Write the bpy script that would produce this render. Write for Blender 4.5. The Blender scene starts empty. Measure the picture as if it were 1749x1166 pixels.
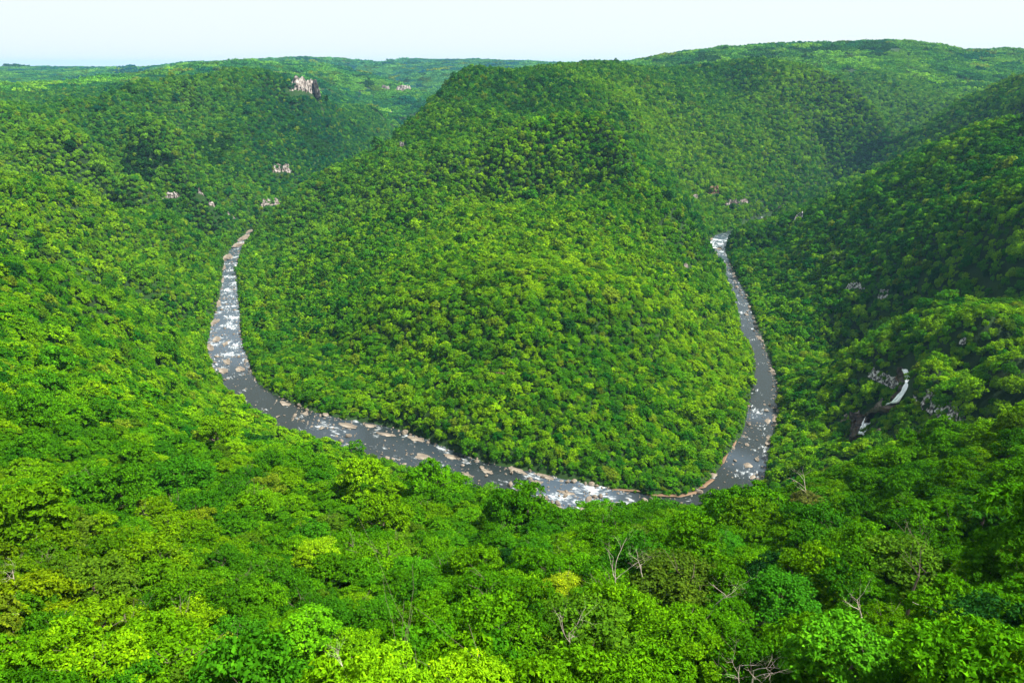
import bpy, math, random
import numpy as np
from mathutils import Vector, noise as mnoise

R = math.radians
rng = np.random.default_rng(7)
random.seed(7)
scene = bpy.context.scene
COL = scene.collection

# ------------------------------------------------------------------ camera, sky, sun, exposure
FPX, PITCH, EYE = 1166.0, R(22.0), 300.0          # focal length in photo pixels, tilt, height of the lookout above the river
cam_data = bpy.data.cameras.new("camera")
cam_data.sensor_width = 36.0
cam_data.lens = FPX / 1749 * 36
cam_data.clip_start, cam_data.clip_end = 0.5, 60000
cam = bpy.data.objects.new("camera", cam_data)
COL.objects.link(cam)
cam.location = (0, 0, EYE)
cam.rotation_euler = (R(90) - PITCH, 0, 0)
scene.camera = cam

SUN_EL, SUN_AZ = R(57), R(98)                      # azimuth clockwise from +Y (the view), so the sun is high on the right
world = bpy.data.worlds.new("World")
scene.world = world
world.use_nodes = True
wn, wl = world.node_tree.nodes, world.node_tree.links
wn.clear()
w_out = wn.new("ShaderNodeOutputWorld")
w_bg = wn.new("ShaderNodeBackground")
w_sky = wn.new("ShaderNodeTexSky")
w_sky.sky_type = 'NISHITA'
w_sky.sun_disc = False
w_sky.sun_elevation = SUN_EL
w_sky.sun_rotation = SUN_AZ
w_sky.altitude = 600
w_sky.air_density, w_sky.dust_density, w_sky.ozone_density = 1.0, 3.5, 1.0
w_bg.inputs["Strength"].default_value = 0.044
# thin high overcast veiling the blue: the same pale white all round the sky
w_mix = wn.new("ShaderNodeMix"); w_mix.data_type = 'RGBA'
w_mix.inputs["Factor"].default_value = 0.88
w_mix.inputs["B"].default_value = (8.0, 8.7, 8.8, 1)
wl.new(w_sky.outputs[0], w_mix.inputs["A"])
wl.new(w_mix.outputs["Result"], w_bg.inputs[0])
wl.new(w_bg.outputs[0], w_out.inputs[0])

sun_data = bpy.data.lights.new("sun", 'SUN')
sun_data.energy = 5.0
sun_data.angle = R(2.0)
sun_data.color = (1.0, 0.95, 0.84)
sun = bpy.data.objects.new("sun", sun_data)
COL.objects.link(sun)
sd = Vector((math.sin(SUN_AZ) * math.cos(SUN_EL), math.cos(SUN_AZ) * math.cos(SUN_EL), math.sin(SUN_EL)))
sun.rotation_euler = sd.to_track_quat('Z', 'Y').to_euler()
sun.location = (0, 0, 900)

scene.view_settings.view_transform = 'Standard'
scene.view_settings.look = 'None'
scene.view_settings.gamma = 1
scene.view_settings.use_curve_mapping = False
scene.view_settings.exposure = 1.5
scene.render.engine = 'CYCLES'
cy = scene.cycles
cy.max_bounces, cy.diffuse_bounces, cy.glossy_bounces = 5, 2, 2
cy.transmission_bounces, cy.volume_bounces, cy.transparent_max_bounces = 3, 0, 8
cy.use_denoising = True
cy.sample_clamp_indirect = 4

# ------------------------------------------------------------------ helpers
def tag(o, label=None, cat=None, group=None, kind=None):
    if label: o["label"] = label
    if cat: o["category"] = cat
    if group: o["group"] = group
    if kind: o["kind"] = kind
    return o

def link_mesh(name, verts, faces, mats, parent=None, loc=None, smooth=False):
    me = bpy.data.meshes.new(name)
    verts = np.asarray(verts, dtype=np.float32).reshape(-1, 3)
    if isinstance(faces, np.ndarray):
        nf, k = faces.shape
        me.vertices.add(len(verts)); me.vertices.foreach_set("co", verts.ravel())
        me.loops.add(nf * k); me.loops.foreach_set("vertex_index", faces.astype(np.int32).ravel())
        me.polygons.add(nf)
        me.polygons.foreach_set("loop_start", np.arange(0, nf * k, k, dtype=np.int32))
        me.update(calc_edges=True)
    else:
        me.from_pydata(verts.tolist(), [], faces)
    if smooth:
        me.polygons.foreach_set("use_smooth", np.ones(len(me.polygons), dtype=bool))
    for m in (mats if isinstance(mats, (list, tuple)) else [mats]):
        me.materials.append(m)
    o = bpy.data.objects.new(name, me)
    COL.objects.link(o)
    if parent is not None: o.parent = parent
    if loc is not None: o.location = loc
    return o

def empty(name, loc, rz=0.0, s=1.0):
    o = bpy.data.objects.new(name, None)
    o.empty_display_size = 1
    COL.objects.link(o)
    o.location = loc; o.rotation_euler = (0, 0, rz); o.scale = (s, s, s)
    return o

def ray(px, py):
    """direction of a photo pixel: (azimuth from +Y clockwise, tangent of the slope, slope < 0 is down)"""
    u, v = px - 874.5, 583 - py
    fx, fy, fz = u, FPX * math.cos(PITCH) + v * math.sin(PITCH), v * math.cos(PITCH) - FPX * math.sin(PITCH)
    h = math.hypot(fx, fy)
    return math.atan2(fx, fy), fz / h

_g = np.random.default_rng(99).random((256, 256)).astype(np.float32)
def vnoise(x, y):
    xi, yi = np.floor(x).astype(int), np.floor(y).astype(int)
    fx, fy = x - xi, y - yi
    fx, fy = fx * fx * (3 - 2 * fx), fy * fy * (3 - 2 * fy)
    a, b = _g[xi % 256, yi % 256], _g[(xi + 1) % 256, yi % 256]
    c, d = _g[xi % 256, (yi + 1) % 256], _g[(xi + 1) % 256, (yi + 1) % 256]
    return (a * (1 - fx) + b * fx) * (1 - fy) + (c * (1 - fx) + d * fx) * fy - 0.5
def fbm(x, y, wl_, octs=4):
    s, a = 0, 1.0
    for k in range(octs):
        s = s + a * vnoise(x / wl_ * 2 ** k + 17.3 * k, y / wl_ * 2 ** k + 5.1 * k); a *= 0.5
    return s
def ridged(x, y, wl_, octs=3):
    s, a = 0, 1.0
    for k in range(octs):
        s = s + a * (0.24 - np.abs(vnoise(x / wl_ * 2 ** k + 7.7 * k, y / wl_ * 2 ** k + 31.0 * k)) * 2); a *= 0.5
    return s

# ------------------------------------------------------------------ river plan: cross-sections (outer bank, inner bank) read at water level
RIV = [(433,391,441,393),(415,404,430,404),(402,418,416,420),(382,442,408,440),(380,465,404,462),(376,490,404,490),
 (372,515,407,515),(364,545,410,545),(356,580,413,575),(354,605,420,605),(364,634,428,628),(385,668,436,645),
 (418,700,453,664),(462,730,492,684),(514,755,532,702),(570,764,582,714),(630,780,642,722),(690,797,702,738),
 (750,816,765,764),(815,836,825,786),(880,855,885,799),(940,876,950,813),(1000,884,1010,826),(1060,882,1065,838),
 (1120,893,1120,846),(1190,890,1165,846),(1255,872,1200,830),(1296,838,1226,802),(1312,792,1246,770),(1318,752,1268,738),
 (1328,715,1276,710),(1330,680,1281,680),(1326,650,1286,650),(1317,620,1290,615),(1307,595,1281,592),(1297,565,1267,565),
 (1287,540,1260,535),(1277,510,1252,507),(1265,485,1244,482),(1254,465,1238,462),(1247,448,1230,448),(1240,432,1213,426),
 (1243,415,1210,413),(1262,405,1226,400),(1290,398,1255,392)]
def flat(px, py, z=0.0):
    az, t = ray(px, py)
    r = (z - EYE) / t
    return (r * math.sin(az), r * math.cos(az))
outer = [flat(a, b) for a, b, c, d in RIV]
inner = [flat(c, d) for a, b, c, d in RIV]
# it goes on up both arms beyond what the photo shows
o0, i0 = outer[0], inner[0]
def polar(px, r): a = ray(px, 350)[0]; return (r * math.sin(a), r * math.cos(a))
pre_o = [polar(722, 2900), polar(695, 2450), polar(652, 2080), polar(586, 1800), polar(512, 1560)]
pre_i = [polar(740, 2900), polar(714, 2450), polar(674, 2060), polar(608, 1770), polar(532, 1520)]
outer = pre_o + outer + [(560, 1420), (680, 1500), (800, 1620)]
inner = pre_i + inner + [(530, 1450), (655, 1530), (775, 1650)]
def densify(pl, n):
    out = []
    for k in range(len(pl) - 1):
        p0, p1, p2, p3 = (np.array(pl[max(0, min(len(pl) - 1, k + j))]) for j in (-1, 0, 1, 2))
        for q in range(n):
            t = q / n
            out.append(0.5 * ((2 * p1) + (-p0 + p2) * t + (2 * p0 - 5 * p1 + 4 * p2 - p3) * t * t + (-p0 + 3 * p1 - 3 * p2 + p3) * t ** 3))
    out.append(np.array(pl[-1]))
    return np.array(out)
NS = 6
OUT, INN = densify(outer, NS), densify(inner, NS)
CEN = (OUT + INN) / 2
HW = np.linalg.norm(OUT - INN, axis=1) / 2
# half width measured across the flow, not along the section line
_tan = np.gradient(CEN, axis=0); _tan /= np.linalg.norm(_tan, axis=1)[:, None]
_sec = (OUT - INN) / (2 * HW[:, None])
HW = HW * np.abs(_sec[:, 0] * _tan[:, 1] - _sec[:, 1] * _tan[:, 0])
POLY = np.vstack([OUT, INN[::-1]])
def river_dist(x, y):
    """signed distance to the river's banks, negative in the water"""
    x, y = np.asarray(x, float).ravel(), np.asarray(y, float).ravel()
    d = np.full(x.shape, 1e9); inside = np.zeros(x.shape, bool)
    n = len(POLY)
    for k in range(n):
        a, b = POLY[k], POLY[(k + 1) % n]
        e = b - a; L = e @ e + 1e-9
        t = np.clip(((x - a[0]) * e[0] + (y - a[1]) * e[1]) / L, 0, 1)
        d = np.minimum(d, (x - a[0] - t * e[0]) ** 2 + (y - a[1] - t * e[1]) ** 2)
        c = ((a[1] > y) != (b[1] > y))
        inside ^= c & (x < (b[0] - a[0]) * (y - a[1]) / (b[1] - a[1] + 1e-12) + a[0])
    d = np.sqrt(d)
    return np.where(inside, -d, d)

# ------------------------------------------------------------------ terrain: surveyed points (pixel, ground range) on every ridge, spur and slope
CANOPY = 9.0
S_PTS = []      # px, py, slant range
for py, row in {1166: (85, 95, 88, 95, 95, 95, 75), 1060: (120, 130, 130, 125, 125, 120, 98), 960: (170, 175, 180, 165, 160, 155, 130),
                880: (220, 232, 240, 225, 215, 205, 170)}.items():
    for px, s in zip((0, 300, 600, 900, 1200, 1480, 1749), row): S_PTS.append((px, py, s))
S_PTS += [(0,800,262),(150,770,300),(300,760,340),(450,780,330),(600,810,300),(1350,830,265),(1500,800,265),(1749,780,230),(1450,795,285),(1560,755,310),(1660,735,300),(1749,705,290),
 (0,705,320),(170,722,350),(300,735,372),(400,745,375),(500,775,350),(600,795,325),(720,812,300),(850,845,275),(960,870,262),(1080,868,262),(1200,862,262),(1300,838,270),
 (0,640,390),(150,655,430),(280,680,480),(0,580,450),(150,590,530),(280,600,660),(0,520,520),(140,520,620),(260,540,720),(0,450,590),(110,448,660),(210,478,740),(300,540,790),(345,600,800)]
R_PTS = [(0,290,1000),(80,300,1030),(150,322,1060),(280,350,1160),(340,386,1225),(0,350,900),(100,370,950),(200,400,1010),(300,430,1070),(340,480,1000),(0,418,800),(150,440,860),
 (260,480,920),(0,170,1500),(60,172,1560),(0,230,1430),(130,170,1650),(200,152,1700),(260,136,1800),(330,128,1900),(420,126,2000),(375,127,1950),(230,142,1760),(500,136,2080),(560,165,2100),(610,200,2150),(650,218,2250),
 (60,215,1480),(110,205,1420),(160,245,1360),(215,285,1310),(130,190,1620),(200,235,1560),(260,280,1460),(270,190,1580),(330,240,1500),(380,290,1420),(290,170,1820),(350,220,1720),(410,270,1610),(470,160,1880),(520,200,1800),(400,170,1880),(500,200,1950),(580,230,2000),(530,260,1850),(480,290,1650),(440,345,1430),(400,300,1500),(300,310,1420),(210,310,1330),
 (150,285,1330),(350,350,1370),(418,380,1370),
 (0,118,9000),(0,128,5000),(0,148,2700),(130,140,4500),(130,118,10000),(250,118,6500),(320,108,5000),(480,101,5000),(600,106,5500),(700,103,6500),(790,107,7500),(650,140,4500),
 (700,160,3800),(600,170,3200),(620,192,2700),(700,190,3000),(730,150,4200),(450,112,3500),(540,135,3000),(250,130,3000),(950,108,6000),(1100,108,8000),
 (460,590,805),(550,600,720),(650,600,655),(760,600,620),(870,600,580),(1000,600,585),(1100,600,630),(1200,600,700),(1262,600,770),
 (470,650,690),(560,680,600),(700,700,535),(870,700,513),(1000,720,500),(1120,740,510),(1200,740,545),(1240,680,640),
 (440,500,990),(500,500,900),(600,500,780),(700,500,700),(870,500,650),(1000,500,660),(1100,500,710),(1200,500,830),(1235,545,815),
 (470,420,1210),(520,400,1160),(600,430,930),(700,430,820),(870,430,760),(1000,430,770),(1100,430,830),(1180,430,940),
 (530,425,1060),(600,380,1030),(660,347,1030),(720,325,1010),(500,395,1240),(570,360,1220),(640,318,1210),(700,285,1200),(700,370,980),(870,365,900),(1000,340,920),(1100,340,960),(1150,335,1000),(1190,400,1010),(1212,455,1010),
 (900,326,1040),(1000,318,1030),(1095,300,1030),(900,290,1056),(980,275,1058),(905,250,1082),(980,235,1088),(1030,238,1085),(850,288,1062),(850,262,1080),(1045,275,1058),(900,340,980),(815,330,1040),(765,342,1000),(830,300,1068),(800,345,975),(1000,335,960),(700,300,1190),(735,270,1220),(770,235,1260),
 (900,182,1400),(800,200,1320),(750,240,1250),(700,250,1300),(870,150,1470),(1000,150,1470),(850,116,1620),(920,114,1640),(1000,115,1680),(795,113,1600),(840,112,1610),(1085,118,1760),(764,138,1570),(735,170,1530),(700,205,1480),
 (660,240,1440),(600,268,1420),(540,295,1400),(480,345,1350),(452,378,1310),(1080,180,1500),(1095,245,1400),(1130,270,1420),
 (1200,350,1430),(1250,350,1480),(1150,300,1470),(1200,250,1640),(1300,250,1720),(1300,180,1880),(1300,95,2080),(1240,100,2080),(1350,100,2080),(1200,112,2050),(1420,125,2050),(1470,152,2000),
 (1500,190,1950),(1515,235,1860),(1400,200,1850),(1400,280,1620),(1300,320,1530),(1330,352,1450),(1450,290,1600),(1150,180,1700),(1150,118,1950),(1250,140,2000),(1230,380,1400),
 (1090,100,3200),(1150,92,3000),(1260,82,3000),(1400,80,3000),(1500,70,3100),(1560,67,3200),(1620,80,3300),(1749,88,3500),(1560,120,2700),(1600,170,2350),(1650,150,2600),(1700,110,3000),(1500,130,2500),
 (1749,120,1700),(1650,160,1800),(1570,205,1850),(1530,228,1810),(1600,240,1620),(1700,205,1500),(1749,180,1430),
 (1749,192,1050),(1700,203,1100),(1620,235,1190),(1540,275,1240),(1450,318,1250),(1380,350,1230),(1350,400,1160),(1290,430,1190),(1400,420,1030),(1500,380,990),(1600,330,940),(1749,280,860),
 (1300,480,1010),(1400,500,890),(1500,460,840),(1600,420,790),(1749,380,710),(1330,560,840),(1400,570,790),(1350,620,735),
 (1749,490,630),(1650,505,650),(1560,530,680),(1480,575,700),(1420,615,690),(1749,450,690),(1620,480,730),
 (1500,600,610),(1600,590,560),(1749,590,480),(1560,622,520),(1620,618,505),(1680,648,470),(1745,690,425),(1600,610,540),(1700,630,500),
 (1600,690,478),(1660,722,430),(1500,700,520),(1540,660,535),(1475,735,480),(1400,700,585),(1365,740,545),(1345,780,500),(1420,760,460)]
A_PTS = [  # px, ground range, elevation: what the photo hides behind the shoulders and ridges
 (300,480,50),(450,450,45),(600,390,42),(720,360,42),(850,330,45),(960,320,45),(1080,320,45),(1200,320,45),(1300,340,45),(1400,400,40),(1500,420,45),(1600,400,60),
 (450,520,20),(600,440,20),(950,1270,172),(1020,1260,168),(880,1250,172),(800,1200,150),(1150,1180,70),(1220,1250,30),(1100,1230,120),
 (0,730,110),(130,820,70),(240,900,35),(0,1190,125),(80,1190,110),(160,1220,85),(250,1290,55),(330,2250,250),(450,2400,240),(200,2000,230),(560,2350,200),(800,2300,200),(900,2300,260),(1000,2300,250),
 (1300,2400,220),(1450,2300,150),(1100,2500,230),(1600,2050,120),(1749,2000,150),(1600,1400,90),(1749,1250,110),(1500,1500,60),
 (740,1800,190),(705,1640,120),(680,1950,50),(0,2100,190),(150,2100,190),(400,2700,200),(100,3500,200),(900,4000,250),(1300,4500,300),(1600,5000,300),
 (1600,680,110),(1749,560,120),(1650,560,125),
 (-400,100,235),(-400,250,205),(-400,450,200),(-400,900,210),(-400,1800,260),(-400,4000,260),(2150,100,235),(2150,250,200),(2150,500,210),(2150,900,220),(2150,1800,290),(2150,4000,320),
 (200,20000,240),(874,20000,260),(1500,20000,270)]
for px in (-300, 100, 500, 874, 1300, 1650, 2000):
    A_PTS += [(px, 8, 284), (px, 12, 276), (px, 30, 250), (px, 55, 232)]
pts = []
for px, py, s in S_PTS:
    az, t = ray(px, py); c = 1 / math.sqrt(1 + t * t)
    pts.append((az, s * c, EYE + s * c * t - 9.0, px, py))
for px, py, r in R_PTS:
    az, t = ray(px, py); r = min(r, (EYE - 11) / -t) if t < 0 else r; pts.append((az, r, EYE + r * t - CANOPY, px, py))
for px, r, z in A_PTS:
    az, t = ray(px, 600); pts.append((az, r, z, px, 0))
# ground falls away behind every crest seen in outline: (px, py, range), drop behind it, how far behind
CRESTS = [([(752,314,1045),(775,290,1065),(800,264,1085),(825,248,1105),(850,233,1120),(875,219,1132),(900,207,1140),(935,197,1148),(970,192,1150),(1000,193,1145),(1030,197,1135),(1052,210,1115),(1068,228,1095),(1076,262,1062)], 80, 1.065),
 ([(560,112,4200),(620,125,3900),(680,140,3600),(725,158,3300)], 100, 1.15), ([(150,135,3200),(220,128,3400),(290,118,3800)], 70, 1.15), ([(400,106,5000),(480,101,5000),(560,104,5000)], 80, 1.2), ([(640,186,2500),(690,178,2700)], 50, 1.1),
 ([(0,290,1000),(80,300,1030),(150,322,1060),(280,350,1160),(340,386,1225)], 55, 1.09),
 ([(110,212,1420),(160,245,1360),(215,285,1310)], 45, 1.06), ([(270,195,1580),(330,240,1500),(380,290,1420)], 45, 1.06),
 ([(470,160,1880),(520,200,1800),(570,240,1750)], 45, 1.06),
 ([(0,437,586),(60,438,620),(110,448,650),(210,478,725),(300,540,775)], 55, 1.12),
 ([(530,425,1060),(600,380,1030),(660,347,1030),(730,318,1030)], 35, 1.06),
 ([(1150,335,1000),(1185,385,1005),(1208,440,1010)], 60, 1.09),
 ([(1300,95,2080),(1350,102,2080),(1420,125,2050),(1470,152,2000),(1500,190,1950)], 70, 1.08),
 ([(1749,120,1700),(1650,160,1800),(1570,205,1850)], 70, 1.08), ([(1749,192,1050),(1700,203,1100),(1620,235,1190),(1540,275,1240),(1450,318,1250)], 70, 1.10),
 ([(1749,505,620),(1650,508,650),(1560,532,680),(1480,577,700)], 28, 1.08), ([(1560,622,520),(1620,618,505),(1680,648,470),(1745,690,425)], 26, 1.08),
 ([(0,172,1560),(60,172,1590),(120,168,1650),(160,160,1690),(200,151,1720),(230,142,1770),(260,134,1820),(300,130,1860),(340,127,1900),(380,126,1950),(420,126,2000),(460,130,2040),(500,137,2080)], 45, 1.10)]
for cr, drop, fac in CRESTS:
    for px, py, r in cr:
        az, t = ray(px, py); zc_ = EYE + r * t - CANOPY
        pts.append((az, r, zc_, px, py)); pts.append((az, r * fac, zc_ - drop, px, -2))
for az in (-170, -140, -110, -85, 85, 110, 140, 170):
    for r, z in ((12, 290), (60, 296), (200, 300), (700, 300), (2500, 290), (9000, 290), (20000, 260)): pts.append((R(az), r, z, 0, 0))
for k in range(8, len(CEN) - 4, 6):
    x, y = CEN[k]; pts.append((math.atan2(x, y), math.hypot(x, y), -1.0, 0, -1))
BAD = [p for p in pts if p[2] < 1 and p[4] > 0]
PT = np.array([p[:3] for p in pts])
AZS = 1.0
XY = np.stack([PT[:, 0] * AZS, np.log(PT[:, 1])], 1)
def kern(a, b):
    d2 = ((a[:, None, :] - b[None, :, :]) ** 2).sum(-1)
    return np.sqrt(d2 + 0.03 ** 2)
K = kern(XY, XY)
n = len(XY)
Pm = np.hstack([np.ones((n, 1)), XY])
Amat = np.zeros((n + 3, n + 3)); Amat[:n, :n] = K - np.eye(n) * 0.0008 ; Amat[:n, n:] = Pm; Amat[n:, :n] = Pm.T
Wt = np.linalg.solve(Amat, np.concatenate([PT[:, 2], np.zeros(3)]))
def base_height(az, r):
    q = np.stack([az.ravel() * AZS, np.log(r.ravel())], 1)
    out = np.empty(len(q))
    for i in range(0, len(q), 20000):
        c = q[i:i + 20000]
        out[i:i + 20000] = kern(c, XY) @ Wt[:n] + Wt[n] + c @ Wt[n + 1:]
    return out.reshape(az.shape)
AZ = np.radians(np.concatenate([np.arange(-180, -51, 3.0), np.arange(-50, 50.01, 0.36), np.arange(52, 180.1, 3.0)]))
LR = np.linspace(math.log(8), math.log(20000), 640)
GA, GR = np.meshgrid(AZ, np.exp(LR), indexing='ij')
GX, GY = GR * np.sin(GA), GR * np.cos(GA)
GZ = base_height(GA, GR)
GD = river_dist(GX, GY).reshape(GX.shape)
# gullies and small spurs of the valley sides
amp = np.clip(GD / 160, 0, 1) * np.clip((GR - 150) / 500, 0, 1) * (1 - 0.45 * np.clip((GR - 1300) / 200, 0, 1))
kn = polar(930, 1090); amp = amp * (1 - 0.9 * np.exp(-((GX - kn[0]) ** 2 + (GY - kn[1]) ** 2) / 190 ** 2))
GZ = GZ + amp * (ridged(GX, GY, 330, 3) * 14 + fbm(GX, GY, 110, 3) * 8 + np.clip(GR / 2500 - 1, 0, 1) * (fbm(GX, GY, 1500, 4) * 50 + ridged(GX, GY, 800, 3) * 34))
GZ = GZ + np.clip(GD / 40, 0, 1) * fbm(GX, GY, 40, 2) * 3
bank = np.where(GD > 0, 0.6 + 0.16 * np.minimum(GD, 12) + 0.10 * np.clip(GD - 12, 0, 200), -1.8)
GZ = np.where(GD > 0, np.minimum(np.maximum(GZ, bank), 0.8 + 1.3 * GD), np.maximum(-1.8, GD * 0.5))
def height(x, y):
    x, y = np.asarray(x, float), np.asarray(y, float)
    az, lr = np.arctan2(x, y), np.log(np.maximum(np.hypot(x, y), 8.01))
    i = np.clip(np.searchsorted(AZ, az) - 1, 0, len(AZ) - 2)
    j = np.clip(((lr - LR[0]) / (LR[1] - LR[0])).astype(int), 0, len(LR) - 2)
    fa = np.clip((az - AZ[i]) / (AZ[i + 1] - AZ[i]), 0, 1); fr = np.clip((lr - LR[j]) / (LR[1] - LR[0]), 0, 1)
    return (GZ[i, j] * (1 - fa) + GZ[i + 1, j] * fa) * (1 - fr) + (GZ[i, j + 1] * (1 - fa) + GZ[i + 1, j + 1] * fa) * fr
def hit(px, py, lift=0.0, rmin=60):
    """where the sight line of a photo pixel meets the ground"""
    az, t = ray(px, py)
    r = np.exp(np.linspace(math.log(rmin), math.log(18000), 6000))
    z = height(r * math.sin(az), r * math.cos(az)) + lift
    k = np.nonzero(z >= EYE + r * t)[0]
    k = k[0] if len(k) else len(r) - 1
    return Vector((r[k] * math.sin(az), r[k] * math.cos(az), z[k] - lift))
# ------------------------------------------------------------------ materials
def mat(name):
    m = bpy.data.materials.new(name); m.use_nodes = True
    nt = m.node_tree; nt.nodes.clear()
    out = nt.nodes.new("ShaderNodeOutputMaterial")
    return m, nt.nodes, nt.links, out
def node(ns, kind, **kw):
    n_ = ns.new(kind)
    for k, v in kw.items(): setattr(n_, k, v)
    return n_
def ramp(ns, stops):
    r_ = ns.new("ShaderNodeValToRGB")
    e = r_.color_ramp.elements
    e[0].position, e[0].color = stops[0][0], (*stops[0][1], 1)
    e[1].position, e[1].color = stops[-1][0], (*stops[-1][1], 1)
    for p, c in stops[1:-1]:
        q = e.new(p); q.color = (*c, 1)
    return r_
def noise_tex(ns, ls, scale, detail=4, rough=0.55, coord=None):
    t = ns.new("ShaderNodeTexNoise")
    t.inputs["Scale"].default_value = scale; t.inputs["Detail"].default_value = detail; t.inputs["Roughness"].default_value = rough
    if coord is not None: ls.new(coord, t.inputs["Vector"])
    return t

def leaf_material(name):
    """leaf green comes from each tree's own tint; leaves of one tree differ a little"""
    m, ns, ls, out = mat(name)
    at = node(ns, "ShaderNodeAttribute", attribute_type='INSTANCER', attribute_name="tint")
    va = node(ns, "ShaderNodeAttribute", attribute_type='GEOMETRY', attribute_name="leaf")
    r_ = ramp(ns, [(0.0, (0.45, 0.48, 0.6)), (0.5, (1.0, 1.0, 1.0)), (0.84, (1.45, 1.3, 1.0)), (1.0, (2.2, 1.7, 1.3))])
    ls.new(va.outputs["Fac"], r_.inputs[0])
    mul = node(ns, "ShaderNodeMix", data_type='RGBA', blend_type='MULTIPLY'); mul.inputs["Factor"].default_value = 1
    ls.new(at.outputs["Color"], mul.inputs["A"]); ls.new(r_.outputs[0], mul.inputs["B"])
    d = ns.new("ShaderNodeBsdfDiffuse"); t = ns.new("ShaderNodeBsdfTranslucent")
    ls.new(mul.outputs["Result"], d.inputs[0])
    tm = node(ns, "ShaderNodeMix", data_type='RGBA', blend_type='MULTIPLY'); tm.inputs["Factor"].default_value = 1
    tm.inputs["B"].default_value = (1.3, 1.15, 0.4, 1); ls.new(mul.outputs["Result"], tm.inputs["A"]); ls.new(tm.outputs["Result"], t.inputs[0])
    mx = ns.new("ShaderNodeMixShader"); mx.inputs[0].default_value = 0.22
    ls.new(d.outputs[0], mx.inputs[1]); ls.new(t.outputs[0], mx.inputs[2])
    ls.new(mx.outputs[0], out.inputs[0])
    return m
M_LEAF = leaf_material("leaves")

def simple(name, stops, scale, rough=0.9, bump=0.3, bscale=None, object_space=True, detail=5):
    m, ns, ls, out = mat(name)
    tc = ns.new("ShaderNodeTexCoord"); co = tc.outputs["Object"]
    nz = noise_tex(ns, ls, scale, detail, 0.6, co)
    r_ = ramp(ns, stops); ls.new(nz.outputs["Fac"], r_.inputs[0])
    b = ns.new("ShaderNodeBsdfPrincipled"); b.inputs["Roughness"].default_value = rough; b.inputs["Specular IOR Level"].default_value = 0.25
    ls.new(r_.outputs[0], b.inputs["Base Color"])
    n2 = noise_tex(ns, ls, bscale or scale * 3, 4, 0.6, co)
    bp = ns.new("ShaderNodeBump"); bp.inputs["Strength"].default_value = bump; bp.inputs["Distance"].default_value = 1.0
    ls.new(n2.outputs["Fac"], bp.inputs["Height"]); ls.new(bp.outputs[0], b.inputs["Normal"])
    ls.new(b.outputs[0], out.inputs[0])
    return m
M_GROUND = simple("forest_floor", [(0.3, (0.006, 0.016, 0.003)), (0.5, (0.010, 0.030, 0.004)), (0.7, (0.016, 0.045, 0.005))], 0.02, 1.0, 0.6, 0.15)
M_BARK = simple("bark", [(0.3, (0.07, 0.05, 0.035)), (0.7, (0.17, 0.14, 0.11))], 1.5)
M_DEAD = simple("bare_wood", [(0.3, (0.30, 0.24, 0.19)), (0.7, (0.55, 0.48, 0.42))], 2.0)
M_DARKBARK = simple("dark_bark", [(0.3, (0.012, 0.010, 0.010)), (0.7, (0.035, 0.028, 0.028))], 3.0)

# ------------------------------------------------------------------ ground sheet to the horizon
na, nr = GX.shape
idx = np.arange(na * nr).reshape(na, nr)
F = np.stack([idx[:-1, :-1], idx[1:, :-1], idx[1:, 1:], idx[:-1, 1:]], -1).reshape(-1, 4)
link_mesh("ground", np.stack([GX, GY, GZ], -1).reshape(-1, 3), F, M_GROUND, smooth=True)["kind"] = "structure"

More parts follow.
